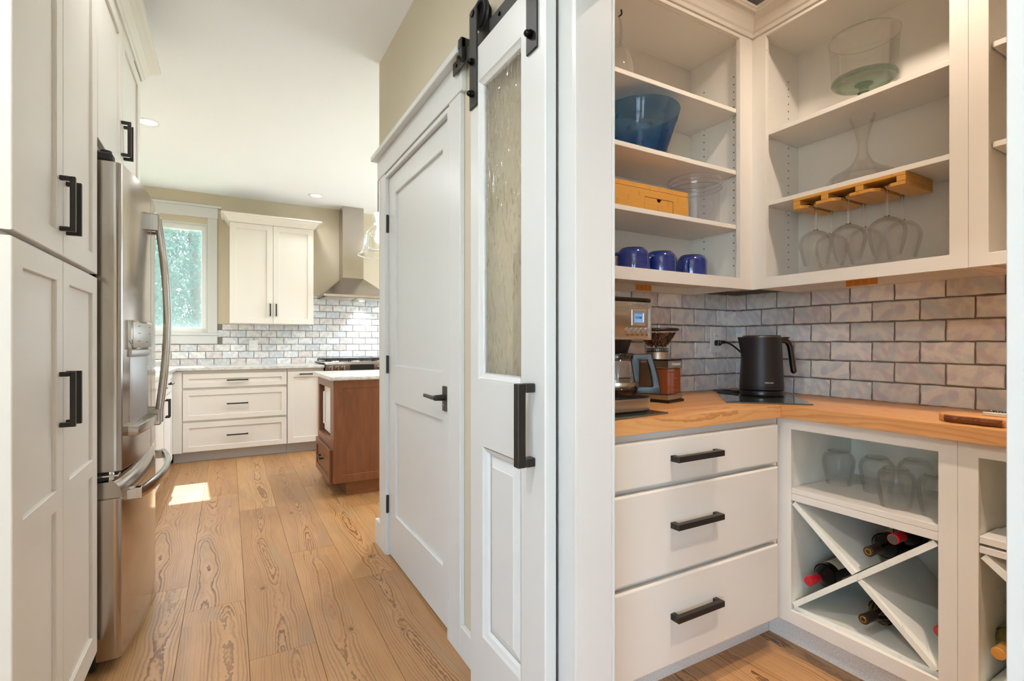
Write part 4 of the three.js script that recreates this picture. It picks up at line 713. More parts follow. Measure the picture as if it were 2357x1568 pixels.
{
  const t = thing('wine_rack_cabinet', 'white pantry base cabinet with open shelf above an X-shaped wine rack', 'cabinet', [2, 0, 0.87]), f = face('x', CR + 0.0195, -1), B = 2.19;
  part(t, 'carcass', [box(CR + 0.02, B, 0.124, 0.87, 1.0925, CL - 0.003, 0.0), box(CR + 0.02, B, 0.124, 0.87, 0.612, 0.653, 0.0), box(B, B + 0.012, 0.124, 0.87, 0.612, 1.14, 0), box(CR + 0.02, B, 0.842, 0.87, 0.653, 1.0925, 0)], M.marble);
  part(t, 'face_frame', holed(f, [0.6115, CL - 0.0001, 0.125, 0.8705], [[0.6555, 1.0895, 0.173, 0.829]], 0, 0.0195, 0.001), M.pantry);
  part(t, 'bottom_deck', box(CR + 0.02, B, 0.160, 0.186, 0.654, 1.0915, 0.001), M.marble);
  part(t, 'shelf', box(CR + 0.003, B - 0.001, 0.597, 0.6165, 0.656, 1.089, 0.001), M.pantry); part(t, 'rack_top', box(CR + 0.003, B - 0.001, 0.571, 0.5962, 0.656, 1.089, 0.001), M.pantry);
  const dg = (u0, y0, u1, y1) => { const dx = u1 - u0, dy = y1 - y0, l = Math.hypot(dx, dy), nx = -dy / l * 0.009, ny = dx / l * 0.009, s = new THREE.Shape([[u0 + nx, y0 + ny], [u0 - nx, y0 - ny], [u1 - nx, y1 - ny], [u1 + nx, y1 + ny]].map((p) => new THREE.Vector2(...p))); const g = new THREE.ExtrudeGeometry(s, { depth: 0.37, bevelEnabled: false }); return boxUV(onFace(g, face('x', CR + 0.006, 1))); };
  part(t, 'rack_divider', dg(1.083, 0.193, 0.663, 0.563), M.marble); part(t, 'rack_divider', dg(1.083, 0.563, 0.8815, 0.386), M.marble); part(t, 'rack_divider', dg(0.8645, 0.371, 0.663, 0.193), M.marble);
  part(t, 'toe_kick', box(1.8712, 1.885, 0, 0.1235, 0.05, 1.2365, 0), M.toePantry);
  part(t, 'frame_screws', holes([[CR + 0.010, 0.81, 1.0892], [CR + 0.010, 0.535, 1.0892], [CR + 0.010, 0.25, 1.0892]], 'd'), M.pin);
}
{
  const t = thing('wine_rack_cabinet', 'second white wine rack cabinet at the right edge of the picture', 'cabinet', [2, 0, 0.34]), f = face('x', CR + 0.0195, -1), B = 2.19;
  part(t, 'carcass', [box(CR + 0.02, B, 0.124, 0.87, 0.568, 0.611, 0), box(CR + 0.02, B, 0.124, 0.87, 0.06, 0.10, 0), box(B, B + 0.012, 0.124, 0.87, 0.06, 0.611, 0), box(CR + 0.02, B, 0.842, 0.87, 0.10, 0.568, 0)], M.marble);
  part(t, 'face_frame', holed(f, [0.06, 0.611, 0.125, 0.8705], [[0.11, 0.566, 0.173, 0.829]], 0, 0.0195, 0.001), M.pantry);
  part(t, 'bottom_deck', box(CR + 0.02, B, 0.160, 0.186, 0.10, 0.568, 0.001), M.marble);
  part(t, 'shelf', [box(CR + 0.003, 1.905, 0.597, 0.6165, 0.1, 0.5655, 0.001), box(1.9065, B - 0.001, 0.590, 0.6095, 0.1, 0.5655, 0.001)], M.pantry); part(t, 'rack_top', box(CR + 0.003, B - 0.001, 0.571, 0.5896, 0.1, 0.5655, 0.001), M.pantry);
  const dg = (u0, y0, u1, y1) => { const dx = u1 - u0, dy = y1 - y0, l = Math.hypot(dx, dy), nx = -dy / l * 0.009, ny = dx / l * 0.009, s = new THREE.Shape([[u0 + nx, y0 + ny], [u0 - nx, y0 - ny], [u1 - nx, y1 - ny], [u1 + nx, y1 + ny]].map((p) => new THREE.Vector2(...p))); return boxUV(onFace(new THREE.ExtrudeGeometry(s, { depth: 0.37, bevelEnabled: false }), face('x', CR + 0.006, 1))); };
  part(t, 'rack_divider', dg(0.558, 0.563, 0.118, 0.193), M.marble); part(t, 'rack_divider', dg(0.558, 0.193, 0.346, 0.371), M.marble);
}
{
  const t = thing('butcher_block_counter', 'oiled honey-coloured wood pantry countertop mitred at the corner', 'countertop', [1.9, 0.872, 1.3]), y0 = 0.8715, y1 = 0.914, E = 0.003;
  const cut = (p, q, k) => [mix(p[0], q[0], k), mix(p[1], q[1], k)], A = [1.751, 1.111], C = [PX - 0.0005, PD - 0.0005];
  const staves = (quad, n, name, grain, off) => {                      // glued-up boards, a hair apart in tone
    for (let i = 0; i < n; i++) { const a = i / n, b = (i + 1) / n, q = [cut(quad[0], quad[3], a), cut(quad[1], quad[2], a), cut(quad[1], quad[2], b), cut(quad[0], quad[3], b)];
      let g = raised(q, y0, y1, 0.0008); boxUV(g, grain); const uv = g.attributes.uv; for (let j = 0; j < uv.count; j++) uv.setXY(j, uv.getX(j) + 0.37 * i + off, uv.getY(j) + 0.61 * i + off * 2); part(t, 'board', g, M.butcher[(i + (off > 0.5 ? 1 : 0)) % 3]); }
  };
  staves([[0.8575, 1.111], A, C, [0.8575, PD - 0.0005]], 4, 'l', 'x', 0.2);
  staves([[1.751, -0.70], A, C, [PX - 0.0005, -0.70]].map(([x, d], i) => [x + (i === 1 || i === 2 ? 0.0006 : 0), d - (i === 1 || i === 2 ? 0.0006 : 0)]), 4, 'r', 'z', 0.7);
}

// ---------------------------------------------------------------- things on the left open shelves
const S1 = 1.411, S2 = 1.634, S3 = 1.861, S4 = 2.118;
{
  const t = thing('glass_carafe', 'hourglass-shaped clear glass vessel on the top left shelf, cut by the door frame', 'carafe', [1.268, S4, 1.47]);
  part(t, 'body', moved(latheS([[0.05, 0.001], [0.074, 0.012], [0.078, 0.045], [0.070, 0.09], [0.052, 0.132], [0.032, 0.155], [0.034, 0.162], [0.037, 0.20], [0.033, 0.235], [0.024, 0.262], [0.022, 0.268]], 60, 40), 1.268, S4, 1.47), M.thinGlass);
  part(t, 'neck_rim', moved(new THREE.TorusGeometry(0.035, 0.0018, 8, 32).rotateX(Math.PI / 2), 1.268, S4 + 0.157, 1.47), M.glass); part(t, 'handle', tube([V(1.288, S4 + 0.262, 1.46), V(1.298, S4 + 0.272, 1.455), V(1.291, S4 + 0.285, 1.45)], 0.003, 12, 6), M.iron);
}
{
  const t = thing('glass_bowl', 'wide blue glass bowl embossed with small flowers on the third shelf', 'bowl', [1.418, S3, 1.492]), x = 1.418, d = 1.492, rad = (y) => 0.094 + 0.066 * Math.pow(y / 0.192, 0.92);
  const o = [[0, 0.0005], [0.086, 0.0005], [0.094, 0.006]]; for (let i = 1; i <= 10; i++) o.push([rad(0.192 * i / 10), 0.192 * i / 10]);
  const inn = []; for (let i = 10; i >= 1; i--) { const y = 0.192 * i / 10; inn.push([rad(y) - mix(0.0075, 0.003, i / 10), y]); } inn.push([0.084, 0.014], [0, 0.012]);
  part(t, 'bowl', moved(lathe([...o, ...inn], 64), x, S3, d), M.blueGlass);
  for (let r = 0; r < 3; r++) for (let k = 0; k < 9; k++) {
    const y = 0.035 + 0.055 * r + 0.012 * n2(r * 5, k * 3), a = (k + 0.5 * (r % 2)) / 9 * Math.PI * 2 + 0.12 * n2(k, r), R = rad(y) + 0.0006, size = [0.019, 0.014, 0.011][r], geos = [];
    for (let p = 0; p < 7; p++) { const q = p / 7 * Math.PI * 2, g = new THREE.SphereGeometry(1, 6, 5); g.scale(size * 0.42, 0.0018, 0.0015); g.translate(size * 0.55, 0, 0); g.rotateZ(q); geos.push(g); }
    const g = mergeGeometries(geos.map(tidy)); g.translate(0, 0, R); g.rotateY(a); g.translate(x, S3 + y, -d); part(t, 'flower', g, M.blueGlass);
  }
}
{
  const x0 = 1.115, x1 = 1.566, d0 = 1.372, d1 = 1.458, y0 = S2 + 0.0003, y1 = 1.728, t = thing('bamboo_box', 'bamboo tea box with small front drawer on the second shelf', 'box', [1.34, y0, 1.41]), f = face('d', d0 + 0.008, -1);
  part(t, 'box', [holed(f, [x0, x1, y0, y1 - 0.018], [[1.336, 1.484, y0 + 0.004, y0 + 0.049]], 0, 0.008, 0.0006), box(x0, x0 + 0.008, y0, y1 - 0.018, d0 + 0.0082, d1, 0.0006), box(x1 - 0.008, x1, y0, y1 - 0.018, d0 + 0.0082, d1, 0.0006), box(x0 + 0.0082, x1 - 0.0082, y0, y1 - 0.018, d1 - 0.008, d1, 0)], M.bamboo, { grain: 'x' });
  part(t, 'lid', holed(face('d', d1, -1), [x0, x1, y1 - 0.0172, y1], [[1.378, 1.402, y1 - 0.019, y1 - 0.0155]], 0, d1 - d0, 0.0008), M.bamboo, { grain: 'x' });
  const s = new THREE.Shape(); s.moveTo(1.338, y0 + 0.005); s.lineTo(1.482, y0 + 0.005); s.lineTo(1.482, y0 + 0.0475); s.lineTo(1.422, y0 + 0.0475); s.absarc(1.410, y0 + 0.0475, 0.012, 0, Math.PI, true); s.lineTo(1.338, y0 + 0.0475); s.closePath();
  const g = new THREE.ExtrudeGeometry(s, { depth: 0.007, bevelEnabled: false }); part(t, 'drawer', boxUV(onFace(g, face('d', d0 + 0.0085, -1))), M.bamboo, { grain: 'x' }); part(t, 'drawer_inside', box(1.34, 1.48, y0 + 0.006, y0 + 0.046, d0 + 0.012, d0 + 0.07, 0), M.hole);
}
{
  const x = 1.705, d = 1.462, y = S2 + 0.0003, t = thing('plastic_canister', 'clear plastic canister with ribbed lid behind the bamboo box', 'canister', [x, y, d]);
  part(t, 'body', moved(lathe([[0, 0.001], [0.096, 0.001], [0.100, 0.006], [0.101, 0.148], [0.103, 0.158]], 48), x, y, d), M.clearPlastic);
  part(t, 'lid', moved(lathe([[0.1035, 0.150], [0.1075, 0.151], [0.1075, 0.166], [0.105, 0.168], [0.1075, 0.170], [0.1075, 0.186], [0.104, 0.189], [0, 0.189]], 48), x, y, d), M.clearPlastic); part(t, 'lid_rim', [0.150, 0.168, 0.188].map((h) => moved(new THREE.TorusGeometry(0.107, 0.0014, 6, 48).rotateX(Math.PI / 2), x, y + h, d)), M.clearRim);
}
{ // mugs, upside down
  const make = () => { const t = thing('mug', 'glossy cobalt blue mug turned upside down, its handle pointing left', 'mug', [0, 0, 0], 'three blue mugs on the bottom left shelf');
    part(t, 'body', latheS([[0.056, 0.0], [0.0605, 0.004], [0.0615, 0.02], [0.0612, 0.05], [0.059, 0.066], [0.052, 0.078], [0.043, 0.084], [0.040, 0.085], [0.0385, 0.084], [0.037, 0.082], [0, 0.082]], 70, 48), M.mug);
    part(t, 'foot_ring', lathe([[0.0395, 0.085], [0.042, 0.0862], [0.0445, 0.0845], [0.0425, 0.0836]], 40), M.blackMatt);
    part(t, 'glaze_rings', [0.02, 0.034, 0.047].map((h) => new THREE.TorusGeometry(0.0613, 0.0006, 5, 48).rotateX(Math.PI / 2).translate(0, h, 0)), M.mug);
    const h = new THREE.TubeGeometry(new THREE.CatmullRomCurve3([[0.055, 0.066], [0.072, 0.062], [0.088, 0.045], [0.090, 0.024], [0.080, 0.008], [0.060, 0.010]].map(([a, b]) => new THREE.Vector3(a, b, 0))), 28, 0.0065, 10, false); h.scale(1, 1, 1.5); part(t, 'handle', h, M.mug); return t; };
  const a = make(); a.position.set(1.326, S1 + 0.0003, -1.425); a.rotation.y = Math.PI - 0.35;
  const b = copyOf(a, 'glossy cobalt blue mug turned upside down, middle of the three'); b.position.set(1.474, S1 + 0.0003, -1.428); b.rotation.y = -0.22;
  const c = copyOf(a, 'glossy cobalt blue mug turned upside down, right-hand one with handle at right'); c.position.set(1.645, S1 + 0.0003, -1.425); c.rotation.y = -0.46;
}

// ---------------------------------------------------------------- glass on the right open shelves
const R1 = 1.411, R2 = 1.7262, R3 = 2.0172;
{
  const x = 2.06, d = 0.985, t = thing('trifle_bowl', 'footed glass trifle bowl with thick greenish base on the top right shelf', 'bowl', [x, R3, d]);
  part(t, 'foot', moved(latheS([[0, 0.0005], [0.060, 0.0005], [0.063, 0.004], [0.046, 0.010], [0.020, 0.020], [0.012, 0.034], [0.013, 0.048], [0.021, 0.056], [0.014, 0.064], [0.016, 0.076], [0.030, 0.088], [0.0, 0.0895]], 60, 48), x, R3, d), M.solidGlass);
  part(t, 'base', moved(lathe([[0, 0.090], [0.03, 0.090], [0.088, 0.0915], [0.099, 0.095], [0.104, 0.103], [0.1040, 0.109], [0.100, 0.111], [0.094, 0.105], [0.06, 0.101], [0, 0.100]], 64), x, R3, d), M.solidGlass);
  part(t, 'wall', moved(shell([[0.1030, 0.1115], [0.1045, 0.14], [0.1085, 0.21], [0.112, 0.262]], 0.0022, 16, 64), x, R3, d), M.thinGlass); part(t, 'rim', moved(new THREE.TorusGeometry(0.112, 0.0022, 8, 64).rotateX(Math.PI / 2), x, R3 + 0.2635, d), M.rimGlass);
}
{
  const x = 2.065, d = 0.992, t = thing('wine_decanter', 'clear glass wine decanter with flared neck and wide flat base', 'decanter', [x, R2, d]);
  part(t, 'body', moved(shell([[0.001, 0.001], [0.095, 0.001], [0.115, 0.010], [0.116, 0.026], [0.098, 0.046], [0.064, 0.066], [0.036, 0.088], [0.021, 0.118], [0.0165, 0.145], [0.018, 0.175], [0.026, 0.21], [0.036, 0.24], [0.043, 0.262]], 0.0016, 70, 48), x, R2, d), M.thinGlass);
}
{
  const t = thing('stemware_rack', 'bamboo stemware rack with three slots fixed under the shelf', 'stemware rack', [2.03, 1.70, 0.985]), x0 = 1.932, x1 = 2.128, y = 1.7075;
  part(t, 'top_board', box(x0, x1, y - 0.011, y, 0.800, 1.176, 0.001), M.bamboo, { grain: 'z' });
  const runs = [[1.142, 1.176, 1.128], [1.027, 1.089, 1], [0.913, 0.975, 1], [0.800, 0.834, 1]], mid = [1.119, 1.001, 0.873];
  [[1.150, 1.176], [1.044, 1.070], [0.926, 0.952], [0.800, 0.826]].forEach(([a, b], i) => part(t, 'spacer', box(x0, x1, y - 0.030, y - 0.0112, a, b, 0.001), M.bamboo, { grain: 'x' }));
  const gap = 0.009, edges = [[mid[0] + gap, 1.176], [mid[1] + gap, mid[0] - gap], [mid[2] + gap, mid[1] - gap], [0.800, mid[2] - gap]];
  edges.forEach(([a, b], i) => { const k = 0.022, p = [[x1, a + (i === 3 ? 0 : 0)], [x1, b]]; const q = []; if (i === 3) q.push([x0, a]); else q.push([x0 + k, a], [x0, a + k]); if (i === 0) q.push([x0, b]); else q.push([x0, b - k], [x0 + k, b]); const q2 = []; if (i === 0) q2.push([x1, b]); else q2.push([x1 - k, b], [x1, b - k]); if (i === 3) q2.push([x1, a]); else q2.push([x1, a + k], [x1 - k, a]); part(t, 'rail', raised([...q, ...q2], y - 0.042, y - 0.0305, 0.001), M.bamboo, { grain: 'x' }); });
}
{ // hanging wine glasses
  const make = () => { const t = thing('wine_glass', 'clear balloon wine glass hanging by its foot, front of the left slot', 'wine glass', [0, 0, 0], 'six wine glasses hanging from the bamboo rack');
    part(t, 'bowl', shell([[0.041, 0.0], [0.047, 0.025], [0.054, 0.055], [0.0575, 0.080], [0.052, 0.104], [0.036, 0.122], [0.016, 0.132], [0.002, 0.1345]], 0.0011), M.thinGlass);
    part(t, 'stem', lathe([[0, 0.1346], [0.009, 0.1346], [0.0042, 0.142], [0.0034, 0.165], [0.0036, 0.205], [0.006, 0.224], [0.012, 0.231], [0.031, 0.2345], [0.034, 0.2365], [0, 0.2365]], 24), M.clearSolid);
    part(t, 'rim', new THREE.TorusGeometry(0.041, 0.0008, 6, 40).rotateX(Math.PI / 2), M.glass); return t; };
  const first = make(), y = 1.7075 - 0.0305 - 0.2315;
  [[1.985, 1.119, null], [2.093, 1.119, 'clear balloon wine glass hanging behind, back of the left slot'], [1.985, 1.001, 'clear balloon wine glass hanging by its foot, front of the middle slot'], [2.093, 1.001, 'clear balloon wine glass hanging behind, back of the middle slot'], [1.985, 0.876, 'clear balloon wine glass hanging by its foot, front of the right slot'], [2.093, 0.876, 'clear balloon wine glass hanging behind, back of the right slot']].forEach(([x, d, l]) => { const g = l ? copyOf(first, l) : first; g.position.set(x, y, -d); g.rotation.y = d * 9; });
}
{ // stemless glasses, upside down
  const make = () => { const t = thing('stemless_glass', 'clear stemless glass upside down, leftmost on the wine cabinet shelf', 'glass', [0, 0, 0], 'stemless glasses upside down on the wine cabinet shelf');
    part(t, 'bowl', shell([[0.040, 0.0], [0.046, 0.03], [0.051, 0.06], [0.0535, 0.085], [0.049, 0.105], [0.038, 0.117], [0.02, 0.1205], [0.001, 0.121]], 0.0016), M.thinGlass);
    part(t, 'base', lathe([[0, 0.1213], [0.022, 0.1211], [0.0365, 0.1185], [0.034, 0.1235], [0.030, 0.1255], [0.022, 0.1235], [0, 0.1225]], 40), M.baseGlass);
    part(t, 'rim', new THREE.TorusGeometry(0.040, 0.0008, 6, 40).rotateX(Math.PI / 2), M.glass); return t; };
  const first = make();
  [[1.985, 1.035, null], [1.99, 0.910, 'clear stemless glass upside down, second from the left at the back'], [1.862, 0.797, 'clear stemless glass upside down, nearest the shelf front in the middle'], [2.06, 0.822, 'clear stemless glass upside down, at the back right behind the front one'], [1.875, 0.692, 'clear stemless glass upside down, half hidden by the right stile']].forEach(([x, d, l]) => { const g = l ? copyOf(first, l) : first; g.position.set(x, 0.6168, -d); g.rotation.y = x * 7; });
}

// ---------------------------------------------------------------- wine bottles lying in the rack
function label(w, h, fn) { const c = document.createElement('canvas'); c.width = w; c.height = h; fn(c.getContext('2d'), w, h); const t = new THREE.CanvasTexture(c); t.colorSpace = THREE.SRGBColorSpace; return t; }
const wineLabel = label(256, 256, (g, w, h) => { g.fillStyle = '#d8cfae'; g.fillRect(0, 0, w, h); g.fillStyle = '#4a4436'; g.font = 'italic 34px serif'; g.fillText('Estate', 80, 110); g.fillRect(60, 135, 136, 3); g.font = '20px serif'; g.fillText('RED WINE', 78, 170); });
const backLabel = label(256, 256, (g, w, h) => { g.fillStyle = '#d6d0b8'; g.fillRect(0, 0, w, h); g.fillStyle = '#3c3a36'; for (let i = 0; i < 26; i++) g.fillRect(60 + i * 5, 60, i % 3 ? 2 : 3.5, 90); for (let i = 0; i < 4; i++) g.fillRect(50, 175 + i * 14, 150, 4); });
function bottle(lab, pos, yaw, { cap, top, glassMat, front, back, roll = 0, net, sticker }) {
  const t = thing('wine_bottle', lab, 'wine bottle', [0, 0, 0]);             // built along +x from the mouth, then placed
  const turn = (g) => g.rotateZ(-Math.PI / 2);
  part(t, 'bottle', turn(latheS([[0, 0.0], [0.0145, 0.0], [0.0148, 0.012], [0.0146, 0.03], [0.0148, 0.056], [0.0185, 0.070], [0.0295, 0.086], [0.0385, 0.102], [0.0405, 0.118], [0.0405, 0.285], [0.036, 0.295], [0, 0.295]], 90, 36)), glassMat);
  const c = part(t, 'capsule', turn(lathe([[0, -0.001], [0.0150, -0.001], [0.0160, 0.001], [0.0160, 0.010], [0.0153, 0.012], [0.0156, 0.054], [0.0150, 0.057]], 32)), cap);
  if (top === goldTop) part(c, 'emblem', new THREE.TorusGeometry(0.0085, 0.0016, 6, 28).rotateY(Math.PI / 2).translate(-0.0019, 0, 0), M.gold);
  if (top) part(c, 'capsule_top', turn(lathe([[0, -0.0018], [0.0125, -0.0018], [0.0135, -0.001], [0, -0.001]], 28)), top);
  const wrap = (a, b, t0, t1, m, n) => { const g = new THREE.CylinderGeometry(0.0409, 0.0409, b - a, 24, 1, true, t0, t1 - t0); g.translate(0, (a + b) / 2, 0); part(t, n, turn(g), m); };
  if (front) wrap(0.128, 0.225, 4.0 + roll, 5.5 + roll, front, 'front_label'); if (back) wrap(0.135, 0.225, 6.2 + roll, 7.1 + roll, back, 'back_label');
  if (net) { const geos = []; for (let k = 0; k < 6; k++) for (const s of [-1, 1]) { const pts = []; for (let i = 0; i <= 10; i++) { const x = 0.058 + 0.022 * i, r = x < 0.11 ? mix(0.0158, 0.0405, sst(0.055, 0.108, x)) : 0.0412, a = k / 6 * 6.283 + s * 0.26 * i; pts.push(new THREE.Vector3(x, r * Math.cos(a), r * Math.sin(a))); } geos.push(new THREE.TubeGeometry(new THREE.CatmullRomCurve3(pts), 20, 0.0007, 4, false)); } part(t, 'gold_netting', geos, M.gold); }
  if (sticker) { const s = new THREE.CylinderGeometry(0.0409, 0.0409, 0.016, 8, 1, true, sticker, 0.4); s.translate(0, 0.126, 0); part(t, 'sticker', turn(s), M.blueSticker); }
  t.position.set(pos[0], pos[1], -pos[2]); t.rotation.y = yaw; return t;
}
const LB = std('#ffffff', 0.7, { map: wineLabel }), BB = std('#ffffff', 0.7, { map: backLabel });
M.blueSticker = std('#7d95c8', 0.5); M.gold = std('#b08d3c', 0.35, { metalness: 0.8 });
const red = std('#b3172a', 0.35), darkCap = std('#2a1d1a', 0.4), goldTop = std('#4a3a20', 0.4, { metalness: 0.4 }), redTop = std('#b84040', 0.5), silverBlack = std('#4c4a48', 0.4), darkGlass = phys('#0d0807', 0.07), olive = phys('#5d5410', 0.05, { clearcoat: 1 }), goldCap = std('#d69a4a', 0.35, { metalness: 0.3 });
const onB = (d, r) => 0.193 + (1.083 - d) * 0.8810 + (0.009 + r) * 1.3327;           // height of an axis over the rising divider
const onA = (d, r) => 0.193 + (d - 0.663) * 0.8832 + (0.009 + r) * 1.334;
bottle('dark wine bottle with a bright red capsule lying in the left cell of the rack', [1.800, 0.292, 1.0405], -0.03, { cap: red, glassMat: darkGlass, front: LB, back: BB, roll: 0.1 });
bottle('dark wine bottle with gilt capsule top, lower of the pair in the upper cell', [1.795, onB(0.845, 0.041), 0.845], -0.02, { cap: darkCap, top: goldTop, glassMat: darkGlass, front: LB, roll: 0 });
bottle('dark wine bottle with red-banded capsule stacked on another in the upper cell', [1.785, onB(0.772, 0.041) + 0.002, 0.772], 0.03, { cap: red, top: silverBlack, glassMat: darkGlass, front: LB, roll: 0.1, sticker: 4.3 });
bottle('dark wine bottle wrapped in gold wire netting in the bottom cell', [1.800, 0.2415, 0.862], -0.06, { cap: darkCap, top: goldTop, glassMat: darkGlass, net: true });
bottle('wine bottle with a red capsule top peeping from the right cell by the stile', [1.805, 0.300, 0.662], 0, { cap: red, top: redTop, glassMat: darkGlass });
bottle('olive green wine bottle with a gold screw cap in the second rack', [1.803, 0.305, 0.534], 0, { cap: goldCap, glassMat: olive, front: LB, roll: 0.8 });

// ---------------------------------------------------------------- things on the counter
const CT = 0.9143;
function glassBoard(lab, corners, th) { const t = thing('glass_board', lab, 'glass board', [0, 0, 0]); part(t, 'board', raised(corners, CT, CT + th, 0.0008), M.boardGlass); return t; }
glassBoard('square grey glass board lying diagonally under the black kettle', [[1.954, 1.553], [1.647, 1.262], [1.857, 1.055], [2.172, 1.345]].reverse(), 0.005);
glassBoard('dark glass board under the coffee maker', [[0.93, 1.125], [1.232, 1.160], [1.198, 1.45], [0.896, 1.415]], 0.005);
{
  const x = 1.985, d = 1.347, y = CT + 0.0052, r = -Math.atan2(-0.4914, 0.8711), t = thing('kettle_base', 'round black electric kettle base with cord on the glass board', 'kettle base', [x, y, d]);
  part(t, 'base', moved(lathe([[0, 0.003], [0.072, 0.003], [0.076, 0.0005], [0.085, 0.002], [0.087, 0.008], [0.0865, 0.022], [0.083, 0.0235], [0, 0.0235]], 48), x, y, d), M.black);
  part(t, 'cord', [tube([V(x + 0.03, y + 0.012, d + 0.075), V(2.085, y + 0.02, 1.43), V(2.125, 1.0, 1.475), V(2.122, 1.07, 1.515), V(2.112, 1.115, 1.56), V(2.102, 1.14, 1.592), V(2.085, 1.147, 1.607)], 0.0042, 50, 8), tube([V(x - 0.03, y + 0.006, d + 0.09), V(1.975, y + 0.008, 1.50), V(1.952, y + 0.007, 1.545), V(1.945, y + 0.0055, 1.556), V(1.955, y + 0.0045, 1.560), V(1.98, y + 0.0045, 1.53), V(2.02, y + 0.0045, 1.475), V(2.03, y + 0.006, 1.44)], 0.0042, 50, 8)], M.black);
  part(t, 'plug', [box(2.040, 2.064, 1.130, 1.156, 1.606, 1.6335, 0.004), box(2.046, 2.086, 1.139, 1.155, 1.600, 1.614, 0.005)], M.black);
  const k = thing('electric_kettle', 'matt black electric kettle with glossy handle', 'kettle', [x, y, d]), b = new THREE.Vector3(x, y, -d), at = (g) => g.rotateY(-0.5137).translate(b.x, b.y, b.z);
  part(k, 'body', at(lathe([[0, 0.026], [0.084, 0.026], [0.0865, 0.029], [0.0862, 0.040], [0.0862, 0.0405]], 64)), M.kettle);
  const g = lathe([[0.0845, 0.041], [0.0858, 0.0425], [0.0852, 0.06], [0.081, 0.15], [0.0765, 0.248], [0.0755, 0.248], [0.0755, 0.244]], 72), p = g.attributes.position;
  for (let i = 0; i < p.count; i++) { const X = p.getX(i), Z = p.getZ(i), Y = p.getY(i), a = Math.atan2(Z, -X), w = Math.exp(-((a / 0.24) ** 2)) * sst(0.205, 0.25, Y) ** 1.5; if (w > 0.001) { p.setX(i, X - 0.026 * w); } } g.computeVertexNormals();
  part(k, 'shell', at(g), M.kettle);
  part(k, 'groove', at(lathe([[0.0835, 0.0395], [0.0835, 0.042]], 64)), M.black);
  part(k, 'lid', at(lathe([[0.0752, 0.246], [0.0745, 0.2515], [0.072, 0.2545], [0, 0.2555]], 48)), M.black); part(k, 'lid_ring', at(new THREE.TorusGeometry(0.0757, 0.001, 6, 64).rotateX(Math.PI / 2).translate(0, 0.2485, 0)), M.chrome);
  const hp = [[0.070, 0.237], [0.088, 0.236], [0.106, 0.231], [0.118, 0.218], [0.124, 0.198], [0.130, 0.16], [0.1355, 0.12], [0.138, 0.104]].map(([a, h]) => new THREE.Vector3(a, h, 0)), hg = new THREE.TubeGeometry(new THREE.CatmullRomCurve3(hp), 40, 0.0125, 14, false); hg.scale(1, 1, 1.05);
  part(k, 'handle', at(mergeGeometries([tidy(hg), tidy(new THREE.SphereGeometry(0.0125, 16, 12).translate(0.138, 0.104, 0)), tidy(new THREE.BoxGeometry(0.022, 0.006, 0.014).translate(0.106, 0.2455, 0))])), M.gloss);
  const L = letters('ZWILLING', 0.0055, 0.0003, fontR); L.translate(0, 0.056, 0.0856); L.rotateY(-0.12); part(k, 'lettering', at(L), M.plastic);
}
{
  const f = face('d', PD - 0.009, -1), t = thing('wall_outlet', 'white single outlet plate on the pantry tiles with a black plug in it', 'outlet', [2.06, 1.1, 1.64]);
  plate(t, f, 2.024, 2.099, 1.099, 1.221, 0); part(t, 'socket', slab(f, 2.045, 2.079, 1.125, 1.195, 0.006, 0.0085, 0.001), M.white);
  part(t, 'slots', [slab(f, 2.055, 2.0575, 1.173, 1.181, 0.0083, 0.0089, 0), slab(f, 2.066, 2.0685, 1.173, 1.181, 0.0083, 0.0089, 0), slab(f, 2.0585, 2.0645, 1.207, 1.2085, 0.0058, 0.0064, 0)], M.hole);
}
